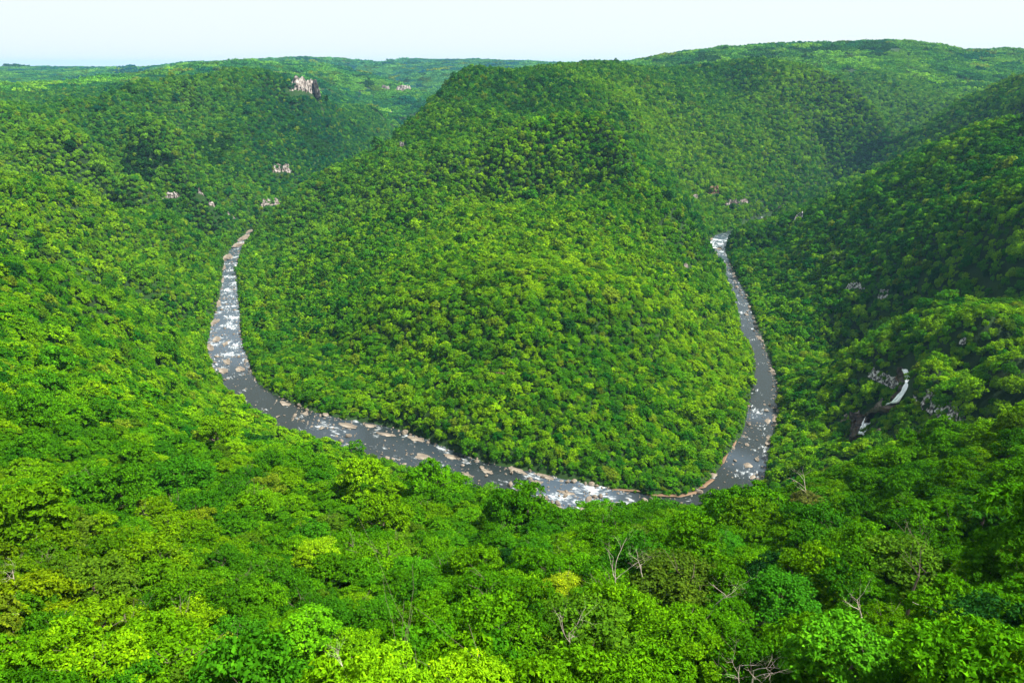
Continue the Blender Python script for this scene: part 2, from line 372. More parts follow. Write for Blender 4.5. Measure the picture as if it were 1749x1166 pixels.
# ------------------------------------------------------------------ crowns: lobes of leaf-sized faces
def unit(v): return v / np.maximum(np.linalg.norm(v, axis=-1, keepdims=True), 1e-9)
def leaf_faces(pos, nrm, L, W, g, spread=0.55):
    """one four-cornered leaf spray per point, lying roughly in the lobe's surface"""
    k = len(pos)
    nn = unit(nrm + g.normal(0, spread, (k, 3)))
    a = unit(np.cross(nn, g.normal(0, 1, (k, 3)))); b = np.cross(nn, a)
    l = L * g.uniform(0.6, 1.3, (k, 1)); w = W * g.uniform(0.6, 1.3, (k, 1))
    v = np.stack([pos - a * l / 2, pos + b * w / 2 - nn * w * 0.12, pos + a * l / 2, pos - b * w / 2 - nn * w * 0.12], 1)
    return v.reshape(-1, 3), np.arange(4 * k).reshape(k, 4)
def crown_data(seed, nlobes, nleaf, L, W, flat_=0.62, rad=5.0, gaps=0.0, lobe=(0.30, 0.46), clump=0):
    """dome of lobes, radius RAD, crown base at z=0; returns leaves and the per-leaf shade attribute"""
    g = np.random.default_rng(seed)
    ga = math.pi * (3 - math.sqrt(5))
    P_, N_, T_ = [], [], []
    sizes, cents = [], []
    for i in range(nlobes):
        f = (i + 0.5) / nlobes
        ph = math.acos(1 - f * 1.12); th = i * ga + g.uniform(-0.5, 0.5)
        rr = rad * g.uniform(0.60, 0.80)
        cents.append((math.sin(ph) * math.cos(th) * rr, math.sin(ph) * math.sin(th) * rr, math.cos(ph) * rr * flat_ * 1.35 + rad * 0.45 + g.uniform(-0.06, 0.1) * rad))
        sizes.append(rad * g.uniform(*lobe))
    cents, sizes = np.array(cents), np.array(sizes)
    share = sizes ** 2 / (sizes ** 2).sum()
    for c, s, q in zip(cents, sizes, share):
        k = max(6, int(nleaf * q))
        if clump:                                   # the lobe's skin is itself made of small tufts
            nt_ = max(6, k // clump)
            dt = unit(g.normal(0, 1, (nt_, 3))); dt[:, 2] = np.where(dt[:, 2] < -0.3, -dt[:, 2], dt[:, 2])
            ct = c + dt * s * g.uniform(0.78, 1.08, (nt_, 1)) * np.array([1, 1, 0.8])
            who = g.integers(0, nt_, k)
            dd = unit(g.normal(0, 1, (k, 3))); dd[:, 2] = np.abs(dd[:, 2]) * 0.9 + 0.1 * dd[:, 2]
            rt = s * 2.0 / math.sqrt(nt_) * g.uniform(0.6, 1.1, (nt_, 1))
            p = ct[who] + dd * rt[who] * g.uniform(0.55, 1.0, (k, 1)) * np.array([1, 1, 0.7])
            N_.append(unit(dd + 0.6 * dt[who] + np.array([0, 0, 0.5])))
            tv = g.normal(0, 0.09, nt_)[who]
        else:
            d = unit(g.normal(0, 1, (k, 3)))
            d[:, 2] = np.where(d[:, 2] < -0.35, -d[:, 2], d[:, 2])
            u = g.uniform(0.72, 1.03, (k, 1)) ** 0.7
            sub = 1 + 0.16 * np.sin(d[:, :1] * 7 + c[0]) * np.sin(d[:, 1:2] * 8 + c[1])
            p = c + d * s * u * sub * np.array([1, 1, 0.78])
            N_.append(unit(d + np.array([0, 0, 0.45]))); tv = 0
        P_.append(p)
        T_.append(g.uniform(-0.12, 0.12) + tv + g.beta(2.5, 2.5, k))
    p, nn, t = np.vstack(P_), np.vstack(N_), np.concatenate(T_)
    if gaps: # leave holes
        keep = g.random(len(p)) > gaps; p, nn, t = p[keep], nn[keep], t[keep]
    v, f = leaf_faces(p, nn, L, W, g)
    return v, f, np.clip(np.repeat(t, 4), 0, 1)
def set_leaf(me, t):
    a = me.attributes.new("leaf", 'FLOAT', 'POINT'); a.data.foreach_set("value", t.astype(np.float32))
def crown_mesh(name, *args, **kw):
    v, f, t = crown_data(*args, **kw)
    me = bpy.data.meshes.new(name)
    me.vertices.add(len(v)); me.vertices.foreach_set("co", v.astype(np.float32).ravel())
    me.loops.add(f.size); me.loops.foreach_set("vertex_index", f.astype(np.int32).ravel())
    me.polygons.add(len(f)); me.polygons.foreach_set("loop_start", np.arange(0, f.size, 4, dtype=np.int32))
    me.update(calc_edges=True); set_leaf(me, t); me.materials.append(M_LEAF)
    return me
def cone_crown(name, seed, k, L, W, h=12.0, rad=3.0, tiers=7):
    """conifer: drooping tiers of needles"""
    g = np.random.default_rng(seed)
    f = g.random(k) ** 0.6
    tier = np.ceil(f * tiers) / tiers
    rr = rad * (0.12 + tier * 0.9) * np.sqrt(g.uniform(0.15, 1, k)); th = g.uniform(0, 2 * math.pi, k)
    z = h * (1 - tier) + h / tiers * (1 - rr / (rad * (0.15 + tier))) * 0.8 + g.uniform(-0.2, 0.2, k)
    p = np.stack([rr * np.cos(th), rr * np.sin(th), z], 1)
    nn = unit(np.stack([np.cos(th) * 0.6, np.sin(th) * 0.6, np.ones(k)], 1))
    v, fc = leaf_faces(p, nn, L, W, g)
    me = bpy.data.meshes.new(name); me.from_pydata(v.tolist(), [], fc.tolist()); me.update()
    set_leaf(me, np.repeat(g.beta(2, 2, k), 4)); me.materials.append(M_LEAF)
    return me

# limbs: tapering tubes grown as one branching surface
def tube(path, radii, sides=6):
    path = np.array(path, float); vs, fs = [], []
    t = np.gradient(path, axis=0); t = unit(t)
    ref = np.array([0.31, 0.2, 0.93])
    for p, d, r_ in zip(path, t, radii):
        a = np.cross(d, ref); a = a / (np.linalg.norm(a) + 1e-9); b = np.cross(d, a)
        for s in range(sides):
            q = 2 * math.pi * s / sides
            vs.append(p + (a * math.cos(q) + b * math.sin(q)) * r_)
    for i in range(len(path) - 1):
        for s in range(sides):
            fs.append((i * sides + s, i * sides + (s + 1) % sides, (i + 1) * sides + (s + 1) % sides, (i + 1) * sides + s))
    fs.append(tuple(range(sides))[::-1]); fs.append(tuple((len(path) - 1) * sides + s for s in range(sides)))
    return vs, fs
def limbs(seed, h, r0, spread, levels=3, nb=(3, 5), sides=6, lean=(0, 0), up=0.6):
    g = random.Random(seed); V_, F_ = [], []
    def grow(p, d, L, r_, lev):
        pts_, rad_ = [p], [r_]
        k = 4
        for i in range(k):
            d = (d + Vector((g.uniform(-1, 1), g.uniform(-1, 1), g.uniform(-0.4, 0.8))) * 0.22).normalized()
            p = p + d * L / k; pts_.append(p); rad_.append(r_ * (1 - 0.55 * (i + 1) / k))
        v, f = tube([tuple(q) for q in pts_], rad_, max(4, sides - (levels - lev)))
        o_ = len(V_); V_.extend(v); F_.extend([tuple(i + o_ for i in q) for q in f])
        if lev > 0:
            for _ in range(g.randint(*nb)):
                i = g.randint(2, k); a = g.uniform(0, 2 * math.pi)
                nd = (d * up + Vector((math.cos(a), math.sin(a), g.uniform(0.0, 0.5))) * spread).normalized()
                grow(pts_[i], nd, L * g.uniform(0.5, 0.8), rad_[i] * 0.62, lev - 1)
    grow(Vector((0, 0, -0.5)), Vector((lean[0], lean[1], 1)).normalized(), h, r0, levels)
    return np.array(V_), F_

NEAR_M = [crown_mesh("near_crown", 100 + i, (16, 22, 13, 26, 19, 11)[i], 7500, 0.44, 0.24, (0.62, 0.5, 0.75, 0.45, 0.66, 0.8)[i], lobe=(0.22, 0.40), clump=24) for i in range(6)]
MID_M = [crown_mesh("mid_crown", 200 + i, (13, 17, 9, 20)[i], 1600, 0.80, 0.48, (0.85, 0.7, 1.0, 0.8)[i], lobe=(0.22, 0.38), clump=16) for i in range(4)]
FAR_M = [crown_mesh("far_crown", 300 + i, (9, 12, 8, 10)[i], 460, 1.45, 0.9, (0.9, 0.75, 1.05, 0.85)[i], lobe=(0.26, 0.42)) for i in range(4)]
PINE_M = [cone_crown("pine_crown", 400 + i, 900, 1.1, 0.45, 13 + i, 3.0) for i in range(2)]
def patch_mesh(name, seed):
    """a 45 m piece of distant canopy: many small crowns"""
    g = np.random.default_rng(seed); V_, F_, T_ = [], [], []; off = 0
    for i in range(7):
        for j in range(7):
            x, y = (i - 3 + g.uniform(-0.4, 0.4)) * 6.8, (j - 3 + g.uniform(-0.4, 0.4)) * 6.8
            s = g.uniform(0.7, 1.25)
            v, f, t = crown_data(seed * 100 + i * 7 + j, 5, 60, 3.0, 2.2, 0.6, lobe=(0.4, 0.6))
            V_.append(v * s + np.array([x, y, g.uniform(-2, 1)])); F_.append(f + off); T_.append(np.clip(t + g.uniform(-0.3, 0.3), 0, 1)); off += len(v)
    me = bpy.data.meshes.new(name); v = np.vstack(V_); f = np.vstack(F_)
    me.from_pydata(v.tolist(), [], f.tolist()); me.update(); set_leaf(me, np.concatenate(T_)); me.materials.append(M_LEAF)
    return me
PATCH_M = [patch_mesh("canopy_patch", 500 + i) for i in range(3)]

# ------------------------------------------------------------------ where trees stand
GROVES = []          # (x, y, radius, lightness): stands of dark conifers
STAND_LIGHT_TINTS = [(40, 850, 330, (1.32, 1.14, 1.0), 1.0), (75, 1150, 95, (1.55, 1.4, 1.0), 1.0), (0, 130, 110, (.82, .85, 1), .9), (480, 1700, 300, (1.4, 1.15, 1.5), .8), (-98, 95, 42, (1.15, .62, 1.2), 1.0), (115, 190, 90, (.8, .8, 1), .9), (-900, 1600, 700, (0.75, 0.82, 3.5), 1.0), (-600, 780, 300, (1.3, 1.05, 1.0), .8),  # tree kinds; sunlit knoll cap and foreground light and shade painted into tint
          (-140, 190, 120, (1.45, 1.12, 1.0), .9), (160, 110, 90, (0.75, 0.72, 1.0), 1.0), (620, 800, 320, (1.3, 1.15, 1.0), 1.0), (0, 5500, 2700, (0.7, 0.9, 8.0), 1.0), (-3500, 6000, 3000, (0.7, 0.9, 8.0), 1.0), (2500, 4500, 1800, (0.7, 0.9, 7.0), 1.0)]  # bright near left and right slopes, dark corner, far blue haze painted in
KEEP_OUT = []        # (x, y, radius): rock faces, fields, falls -- filled by the builders below
def jitter_lattice(r0, r1, step, azmax=R(49)):
    n_ = int(2 * r1 / step) + 2
    i, j = np.meshgrid(np.arange(-n_ // 2, n_ // 2 + 1), np.arange(int(r0 * math.cos(azmax) / step) - 2, int(r1 / (step * 0.9)) + 2), indexing='ij')
    i, j = i.ravel(), j.ravel()
    x = (i + 0.5 * (j % 2)) * step + rng.uniform(-0.38, 0.38, len(i)) * step
    y = j * step * 0.9 + rng.uniform(-0.38, 0.38, len(i)) * step
    r = np.hypot(x, y); az = np.arctan2(x, y)
    k = (r >= r0) & (r < r1) & (np.abs(az) < azmax)
    return x[k], y[k]
# horizon test per azimuth, generous: what lies deep behind a ridge is left out
HZ = np.maximum.accumulate((GZ + 8 - EYE) / GR, axis=1)
def seen(x, y, z, margin=0.035, top=12):
    az, lr = np.arctan2(x, y), np.log(np.hypot(x, y))
    i = np.clip(np.searchsorted(AZ, az) - 1, 0, len(AZ) - 1)
    j = np.clip(((lr - LR[0]) / (LR[1] - LR[0])).astype(int) - 2, 0, len(LR) - 1)
    return (z + top - EYE) / np.hypot(x, y) > HZ[i, j] - margin
def clear(x, y):
    k = np.ones(len(x), bool)
    for a, b, r_ in KEEP_OUT: k &= (x - a) ** 2 + (y - b) ** 2 > r_ * r_
    return k
def tints(x, y, z, n_, calm=False):
    """leaf colour of each tree: broad stands of one kind, painted light and haze, single trees that differ"""
    big = fbm(x, y, 260, 3) * 1.1; sm = rng.normal(0, 1, n_)
    g_ = np.clip(0.5 + 0.60 * big + 0.27 * sm, 0, 1)[:, None]
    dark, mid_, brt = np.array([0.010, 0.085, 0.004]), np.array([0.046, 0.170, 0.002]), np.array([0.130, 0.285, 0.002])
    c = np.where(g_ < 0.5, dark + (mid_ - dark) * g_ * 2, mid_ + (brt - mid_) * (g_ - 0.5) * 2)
    for a, b, r_, col, amt in STAND_LIGHT_TINTS:                # hillsides of one kind of tree, and painted sun, shade and far haze
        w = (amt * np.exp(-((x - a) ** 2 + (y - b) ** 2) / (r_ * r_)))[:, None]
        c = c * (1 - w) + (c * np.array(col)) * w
    if calm: c = mid_ * (1 - 0.6) + c * 0.6
    u = rng.random(n_)[:, None] * (1.0 if not calm else 2.5)
    c = np.where(u < 0.03, np.array([0.13, 0.22, 0.01]) * rng.uniform(0.7, 1.1, (n_, 1)), c)         # in flower or new leaf
    c = np.where((u > 0.05) & (u < 0.09), np.array([0.050, 0.120, 0.005]), c)                        # olive
    c = np.where((u > 0.10) & (u < 0.12), np.array([0.010, 0.055, 0.008]), c)                        # dark
    for a, b, r_, f in GROVES:
        q = (((x - a) ** 2 + (y - b) ** 2) < (r_ * (0.85 + 1.3 * vnoise(x / r_ * 2.2, y / r_ * 2.2))) ** 2)[:, None]
        c = np.where(q & (rng.random((n_, 1)) < 0.85), np.array([0.020, 0.085, 0.012]) * f, c)
    return c * rng.uniform(0.8, 1.2, (n_, 1))

def scatter(name, meshes, x, y, z, scale, tint, label=None, lean=0.85, tilt=0.12):
    """one uncountable mass of trees: points carrying size, turn and tint, a crown set on each"""
    k = len(x)
    me = bpy.data.meshes.new(name)
    me.vertices.add(k); me.vertices.foreach_set("co", np.stack([x, y, z], 1).astype(np.float32).ravel())
    def att(nm, tp, dt, arr):
        a = me.attributes.new(nm, tp, 'POINT'); a.data.foreach_set(dt, np.ascontiguousarray(arr, np.float32).ravel())
    att("scl", 'FLOAT_VECTOR', "vector", scale)
    e = 6.0                                          # crowns lean out with the slope they grow on
    nx, ny = -(height(x + e, y) - height(x - e, y)) / (2 * e) * lean, -(height(x, y + e) - height(x, y - e)) / (2 * e) * lean
    up = unit(np.stack([nx + rng.normal(0, tilt, k), ny + rng.normal(0, tilt, k), np.ones(k)], 1))
    th = rng.uniform(0, 6.283, k); ax = unit(np.cross(np.stack([-np.sin(th), np.cos(th), np.zeros(k)], 1), up)); ay = np.cross(up, ax)
    # columns ax, ay, up -> XYZ euler angles
    att("rot", 'FLOAT_VECTOR', "vector", np.stack([np.arctan2(ay[:, 2], up[:, 2]), np.arcsin(np.clip(-ax[:, 2], -1, 1)), np.arctan2(ax[:, 1], ax[:, 0])], 1))
    att("tint", 'FLOAT_COLOR', "color", np.hstack([tint, np.ones((k, 1))]))
    a = me.attributes.new("kind_no", 'INT', 'POINT'); a.data.foreach_set("value", rng.integers(0, len(meshes), k).astype(np.int32))
    o = bpy.data.objects.new(name, me); COL.objects.link(o); o["kind"] = "stuff"
    if label: o["label"] = label
    lib = bpy.data.collections.new(name + "_kinds")
    for m_ in meshes:
        q = bpy.data.objects.new(m_.name, m_); lib.objects.link(q)
    ng = bpy.data.node_groups.new(name, 'GeometryNodeTree')
    ng.interface.new_socket("Geometry", in_out='INPUT', socket_type='NodeSocketGeometry')
    ng.interface.new_socket("Geometry", in_out='OUTPUT', socket_type='NodeSocketGeometry')
    N, L_ = ng.nodes, ng.links
    gi, go = N.new("NodeGroupInput"), N.new("NodeGroupOutput")
    ci = N.new("GeometryNodeCollectionInfo"); ci.inputs["Collection"].default_value = lib
    ci.inputs["Separate Children"].default_value = True; ci.inputs["Reset Children"].default_value = True
    ip = N.new("GeometryNodeInstanceOnPoints"); ip.inputs["Pick Instance"].default_value = True
    def named(nm, tp):
        q = N.new("GeometryNodeInputNamedAttribute"); q.data_type = tp; q.inputs["Name"].default_value = nm; return q.outputs["Attribute"]
    e2r = N.new("FunctionNodeEulerToRotation")
    L_.new(gi.outputs[0], ip.inputs["Points"]); L_.new(ci.outputs[0], ip.inputs["Instance"])
    L_.new(named("kind_no", 'INT'), ip.inputs["Instance Index"])
    L_.new(named("rot", 'FLOAT_VECTOR'), e2r.inputs[0]); L_.new(e2r.outputs[0], ip.inputs["Rotation"])
    L_.new(named("scl", 'FLOAT_VECTOR'), ip.inputs["Scale"]); L_.new(ip.outputs[0], go.inputs[0])
    md = o.modifiers.new("trees", 'NODES'); md.node_group = ng
    return o
# ------------------------------------------------------------------ river
def along(k):
    """index on the section list (1-based, fractional) -> row of the dense banks"""
    return int(min(len(CEN) - 1, max(0, (k - 1 + len(pre_o)) * NS)))
def river_pt(k, t):
    i = along(k); p = OUT[i] * (1 - t) + INN[i] * t
    tg = CEN[min(i + 2, len(CEN) - 1)] - CEN[max(i - 2, 0)]
    return p, math.atan2(tg[1], tg[0])
FOAM = [(-5, .25), (1, .35), (5, .4), (6, .45), (9.5, .43), (10.5, .35), (11.5, .12), (12.5, .03), (14.6, .03), (15.2, .2), (16.3, .25), (16.9, .12), (19, .2), (20, .08), (21, .1), (21.7, .45),
        (22.4, .55), (23.4, .6), (23.9, .3), (24.6, .1), (27, .02), (28, .04), (28.8, .32), (29.4, .06), (30.5, .06), (31, .30), (31.6, .05), (35, .06), (37, .22), (40, .25), (41, .2), (42, .55), (42.8, .9), (43.5, .5), (44.5, .15), (50, .1)]
def water():
    M_ = 14
    rows = np.arange(len(CEN))
    V_, fo, uv = [], [], []
    s = 0
    sec = rows / NS - len(pre_o) + 1
    f = np.interp(sec, [a for a, b in FOAM], [b for a, b in FOAM])
    for i in rows:
        d = OUT[i] - INN[i]; L = np.linalg.norm(d); d = d / L
        if i: s += np.linalg.norm(CEN[i] - CEN[i - 1])
        a, b = OUT[i] + d * 2.5, INN[i] - d * 2.5
        for j in range(M_ + 1):
            t = j / M_; p = a * (1 - t) + b * t
            V_.append((p[0], p[1], 0.05 * math.sin(i * 1.7 + j))); fo.append(f[i]); uv.append((s, t * 2 * HW[i]))
    n_ = len(rows)
    id_ = np.arange(n_ * (M_ + 1)).reshape(n_, M_ + 1)
    F_ = np.stack([id_[:-1, :-1], id_[:-1, 1:], id_[1:, 1:], id_[1:, :-1]], -1).reshape(-1, 4)
    m, ns, ls, out = mat("river_water")
    at = node(ns, "ShaderNodeAttribute", attribute_name="foam"); fl = node(ns, "ShaderNodeAttribute", attribute_name="flow")
    mp = ns.new("ShaderNodeMapping"); mp.inputs["Scale"].default_value = (0.14, 0.42, 1); ls.new(fl.outputs["Vector"], mp.inputs[0])
    tc = ns.new("ShaderNodeTexCoord")
    n1 = noise_tex(ns, ls, 1.0, 7, 0.72, mp.outputs[0])
    n2 = noise_tex(ns, ls, 0.055, 3, 0.5, tc.outputs["Object"])
    mu = node(ns, "ShaderNodeMath", operation='ADD'); ls.new(n1.outputs["Fac"], mu.inputs[0]); 
    m2 = node(ns, "ShaderNodeMath", operation='MULTIPLY'); ls.new(n2.outputs["Fac"], m2.inputs[0]); m2.inputs[1].default_value = 0.85
    ls.new(m2.outputs[0], mu.inputs[1])
    ad = node(ns, "ShaderNodeMath", operation='MULTIPLY_ADD'); ls.new(at.outputs["Fac"], ad.inputs[0]); ad.inputs[1].default_value = 0.30; ls.new(mu.outputs[0], ad.inputs[2])
    rp = ramp(ns, [(0.0, (0, 0, 0)), (1.09 / 1.5, (0, 0, 0)), (1.30 / 1.5, (1, 1, 1)), (1.0, (1, 1, 1))])
    dv = node(ns, "ShaderNodeMath", operation='DIVIDE'); ls.new(ad.outputs[0], dv.inputs[0]); dv.inputs[1].default_value = 1.5
    ls.new(dv.outputs[0], rp.inputs[0])
    b = ns.new("ShaderNodeBsdfPrincipled")
    wc = ramp(ns, [(0.0, (0.010, 0.014, 0.011)), (0.12, (0.014, 0.020, 0.022)), (0.45, (0.040, 0.056, 0.076))]); ls.new(at.outputs["Fac"], wc.inputs[0]); ls.new(wc.outputs[0], b.inputs["Base Color"])
    b.inputs["Roughness"].default_value = 0.22; b.inputs["IOR"].default_value = 1.33
    wb = noise_tex(ns, ls, 0.9, 5, 0.6, tc.outputs["Object"])
    bp = ns.new("ShaderNodeBump"); bp.inputs["Strength"].default_value = 0.35; bp.inputs["Distance"].default_value = 0.25
    ls.new(wb.outputs["Fac"], bp.inputs["Height"]); ls.new(bp.outputs[0], b.inputs["Normal"])
    fm = ns.new("ShaderNodeBsdfDiffuse"); fm.inputs[0].default_value = (0.5, 0.54, 0.57, 1)
    mx = ns.new("ShaderNodeMixShader"); ls.new(rp.outputs[0], mx.inputs[0]); ls.new(b.outputs[0], mx.inputs[1]); ls.new(fm.outputs[0], mx.inputs[2])
    ls.new(mx.outputs[0], out.inputs[0])
    o = link_mesh("river", V_, F_[:, ::-1], m, smooth=True); o["kind"] = "structure"
    a = o.data.attributes.new("foam", 'FLOAT', 'POINT'); a.data.foreach_set("value", np.array(fo, np.float32))
    a = o.data.attributes.new("flow", 'FLOAT_VECTOR', 'POINT'); a.data.foreach_set("vector", np.array([(p, q, 0) for p, q in uv], np.float32).ravel())
water()

# ------------------------------------------------------------------ rock
M_ROCK = simple("river_rock", [(0.25, (0.05, 0.038, 0.028)), (0.45, (0.13, 0.108, 0.085)), (0.6, (0.22, 0.19, 0.155)), (0.8, (0.36, 0.325, 0.28))], 0.35, 0.9, 0.6, 0.9)
M_REDROCK = simple("red_bank", [(0.3, (0.06, 0.028, 0.015)), (0.55, (0.14, 0.088, 0.052)), (0.8, (0.26, 0.20, 0.14))], 0.3, 0.9, 0.6, 0.9)
M_CLIFF = simple("cliff_rock", [(0.32, (0.05, 0.035, 0.03)), (0.45, (0.12, 0.10, 0.09)), (0.58, (0.26, 0.235, 0.22)), (0.75, (0.38, 0.355, 0.34))], 0.13, 0.95, 0.8, 0.35)
M_GREYCLIFF = simple("grey_rock", [(0.38, (0.02, 0.02, 0.02)), (0.48, (0.12, 0.11, 0.11)), (0.55, (0.45, 0.43, 0.43)), (0.7, (0.66, 0.63, 0.63))], 0.42, 0.95, 0.9, 0.6)
M_WETROCK = simple("wet_rock", [(0.35, (0.012, 0.009, 0.007)), (0.52, (0.04, 0.027, 0.018)), (0.66, (0.09, 0.062, 0.04)), (0.85, (0.20, 0.15, 0.10))], 0.16, 0.6, 0.8, 0.5)

def ico(sub=2):
    import bmesh
    bm = bmesh.new(); bmesh.ops.create_icosphere(bm, subdivisions=sub, radius=1.0)
    v = np.array([tuple(q.co) for q in bm.verts]); f = [tuple(q.index for q in p.verts) for p in bm.faces]; bm.free()
    return v, f
ICO2, ICO3 = ico(2), ico(3)
def boulder_mesh(name, seed, flat_, m, src=ICO2, rough=0.28):
    g = np.random.default_rng(seed); v, f = src; v = v.copy()
    for _ in range(7):                                   # split faces give it planes and edges
        nrm = unit(g.normal(0, 1, 3)); lim = g.uniform(0.55, 0.85)
        d = v @ nrm; v = np.where((d > lim)[:, None], v - nrm * (d - lim)[:, None], v)
    o_ = g.uniform(0, 100, 3)
    dn = np.array([mnoise.noise(Vector(p * 1.7 + o_)) + 0.4 * mnoise.noise(Vector(p * 5 + o_)) for p in v])
    v = v * (1 + rough * dn)[:, None] * np.array([1, g.uniform(0.6, 0.9), flat_])
    me = bpy.data.meshes.new(name); me.from_pydata(v.tolist(), [], f); me.materials.append(m); me.update()
    return me
def solid(name, pts, ups, back, m):
    """closed rock face: grid of front points and an offset back"""
    nu, nv = pts.shape[:2]
    fr = pts.reshape(-1, 3); bk = (pts + back).reshape(-1, 3)
    V_ = np.vstack([fr, bk]); o_ = nu * nv; I = np.arange(o_).reshape(nu, nv)
    F_ = []
    for i in range(nu - 1):
        for j in range(nv - 1):
            a, b, c, d = I[i, j], I[i + 1, j], I[i + 1, j + 1], I[i, j + 1]
            F_ += [(a, b, c, d), (a + o_, d + o_, c + o_, b + o_)]
    for i in range(nu - 1):
        for j in (0, nv - 1):
            a, b = I[i, j], I[i + 1, j]; F_.append((a, a + o_, b + o_, b) if j == 0 else (b, b + o_, a + o_, a))
    for j in range(nv - 1):
        for i in (0, nu - 1):
            a, b = I[i, j], I[i, j + 1]; F_.append((b, b + o_, a + o_, a) if i == 0 else (a, a + o_, b + o_, b))
    return link_mesh(name, V_, F_, m)
GORGE, BED = [], []                                  # cleared ground that carries low scrub; rock beds kept bare
def cliff(name, line, hpx, m, label, cat, seed, group=None, rag=0.35, lean=0.25, keep=0.8, sink=0.25):
    """a weathered rock face along a line on the slope; its height is given in photo pixels at its distance"""
    P0 = [hit(px, py, 4.0) for px, py in line]
    P_ = []
    r0 = sorted(p.xy.length for p in P0)[len(P0) // 2]
    for (px, py), p in zip(line, P0):                    # one face, one distance
        if abs(p.xy.length - r0) > 0.12 * r0:
            az, t = ray(px, py); p = Vector((r0 * math.sin(az), r0 * math.cos(az), EYE + r0 * t - 4))
        P_.append(np.array(p))
    P_ = np.array(P_)
    seg = np.concatenate([[0], np.cumsum(np.linalg.norm(np.diff(P_, axis=0), axis=1))])
    dist = math.hypot(r0, EYE - P_[:, 2].mean()); H = 0.8 * hpx * dist / FPX
    nu = int(min(60, max(8, seg[-1] / H * 9))); nv = 9
    u = np.linspace(0, seg[-1], nu)
    base = np.stack([np.interp(u, seg, P_[:, k]) for k in range(3)], 1)
    mid = base.mean(0); tc_ = -mid[:2] / np.linalg.norm(mid[:2])
    nrm = np.array([tc_[0], tc_[1], 0])
    g = np.random.default_rng(seed)
    end = np.minimum(1, np.minimum(u, seg[-1] - u) / (0.18 * seg[-1] + 1e-6) + 0.30)
    hh = H * end * (1 + rag * np.array([mnoise.noise(Vector((q / H * 1.9, seed * 3.1, 0))) * 1.6 for q in u]))
    pts_ = np.zeros((nu, nv, 3))
    for i in range(nu):
        for j in range(nv):
            t = j / (nv - 1)
            q = Vector((u[i] / H * 4.2, t * 1.1, seed * 1.7))
            d = mnoise.noise(q) * 0.20 + mnoise.noise(q * 2.7) * 0.12 + (0.12 if mnoise.noise(Vector((u[i] / H * 2, t * 5, seed))) > 0.1 else 0)
            pts_[i, j] = base[i] + nrm * (d * H - lean * t * H + 1.5) + np.array([0, 0, (t * (1 + sink) - sink) * hh[i]])
    cent = np.array([mid[0], mid[1], 0])
    o = solid(name, pts_ - cent, None, -nrm * H * 0.7 - np.array([0, 0, H * 0.15]), m)
    o.location = cent
    tag(o, label, cat, group)
    for i in range(0, nu, max(1, nu // 14)):
        for w in ((0.2, 0.55) if r0 < 1400 else (0.12,)):
            KEEP_OUT.append((base[i][0] + nrm[0] * H * w, base[i][1] + nrm[1] * H * w, max(5.0, min(14, H * 0.32)) * keep))
            if r0 < 900: GORGE.append(KEEP_OUT[-1]); BED.append((base[i][0], base[i][1], 2.0))
    return o
CL = [([(494,152),(508,154),(522,156),(536,158),(547,160)], 26, M_CLIFF, "broad pale cliff face at the top right end of the far left hill"),
 ([(466,292),(480,290),(498,292)], 13, M_CLIFF, "pale rock face on the left valley side right above the river gap"),
 ([(276,336),(290,334),(306,333)], 8, M_CLIFF, "low whitish rock band on the left slope, leftmost of the small outcrops there"),
 ([(338,326),(348,331)], 10, M_CLIFF, "small white rock knob on a spur crest of the left slope"),
 ([(356,345),(366,349)], 9, M_CLIFF, "small white outcrop just below the white knob on the left spur"),
 ([(388,364),(398,373),(404,378)], 9, M_CLIFF, "narrow outcrop on the left slope closest to the upper end of the river"),
 ([(446,350),(460,347),(478,346)], 12, M_CLIFF, "pale ragged rock face low over the upper river bend on the left"),
 ([(652,152),(666,153)], 8, M_CLIFF, "tiny cliff on the distant bluish valley side, left of its larger neighbour"),
 ([(676,154),(690,154),(702,153)], 10, M_CLIFF, "wider cliff on the distant bluish valley side beside the central hill"),
 ([(1210,328),(1228,327)], 14, M_REDROCK, "reddish bare rock scar above the right arm of the valley"),
 ([(1183,337),(1192,337)], 9, M_CLIFF, "small pale outcrop left of the reddish rock scar"),
 ([(1236,346),(1258,345),(1278,343)], 8, M_CLIFF, "thin rock band right of and below the reddish rock scar"),
 ([(1328,354),(1344,354)], 6, M_CLIFF, "small grey outcrop deep in the right hand valley fold"),
 ([(1356,376),(1362,370),(1372,366)], 10, M_GREYCLIFF, "streaked rock under the crest where the right slope begins"),
 ([(1168,452),(1176,452)], 8, M_CLIFF, "single white rock on the right flank of the central hill"),
 ([(1421,440),(1428,438)], 11, M_GREYCLIFF, "small upright grey rock, highest of the outcrops on the right slope"),
 ([(1444,490),(1458,487),(1478,488)], 11, M_GREYCLIFF, "ragged grey rock band in the middle of the right slope"),
 ([(1500,503),(1518,502)], 13, M_GREYCLIFF, "pale triangular rock face right of the ragged grey band"),
 ([(1640,578),(1652,577)], 8, M_GREYCLIFF, "dim rock patch high on the slope above the long rock strip"),
 ([(1484,634),(1500,640),(1520,650),(1536,655)], 14, M_GREYCLIFF, "pale stepped rocks left of the top of the waterfall"),
 ([(682,247),(690,246)], 9, M_CLIFF, "small rock on the left shoulder of the central hill"),
 ([(1222,630),(1240,632)], 6, M_REDROCK, "reddish scrap of bare earth low on the right of the central hill"),
 ([(838,632),(862,634)], 6, M_REDROCK, "reddish ledge in the dark lower face of the central hill"),
 ([(300,450),(312,452)], 5, M_GREYCLIFF, "grey rock fleck on the near left spur")]
for i, (ln, h_, m_, lb) in enumerate(CL):
    if i == len(CL) - 1: continue
    cliff("rock_cliff" if h_ > 12 else "rock_outcrop", ln, h_, m_, lb, "cliff" if h_ > 12 else "rock outcrop", 11 + i, rag=0.30, lean=0.5)
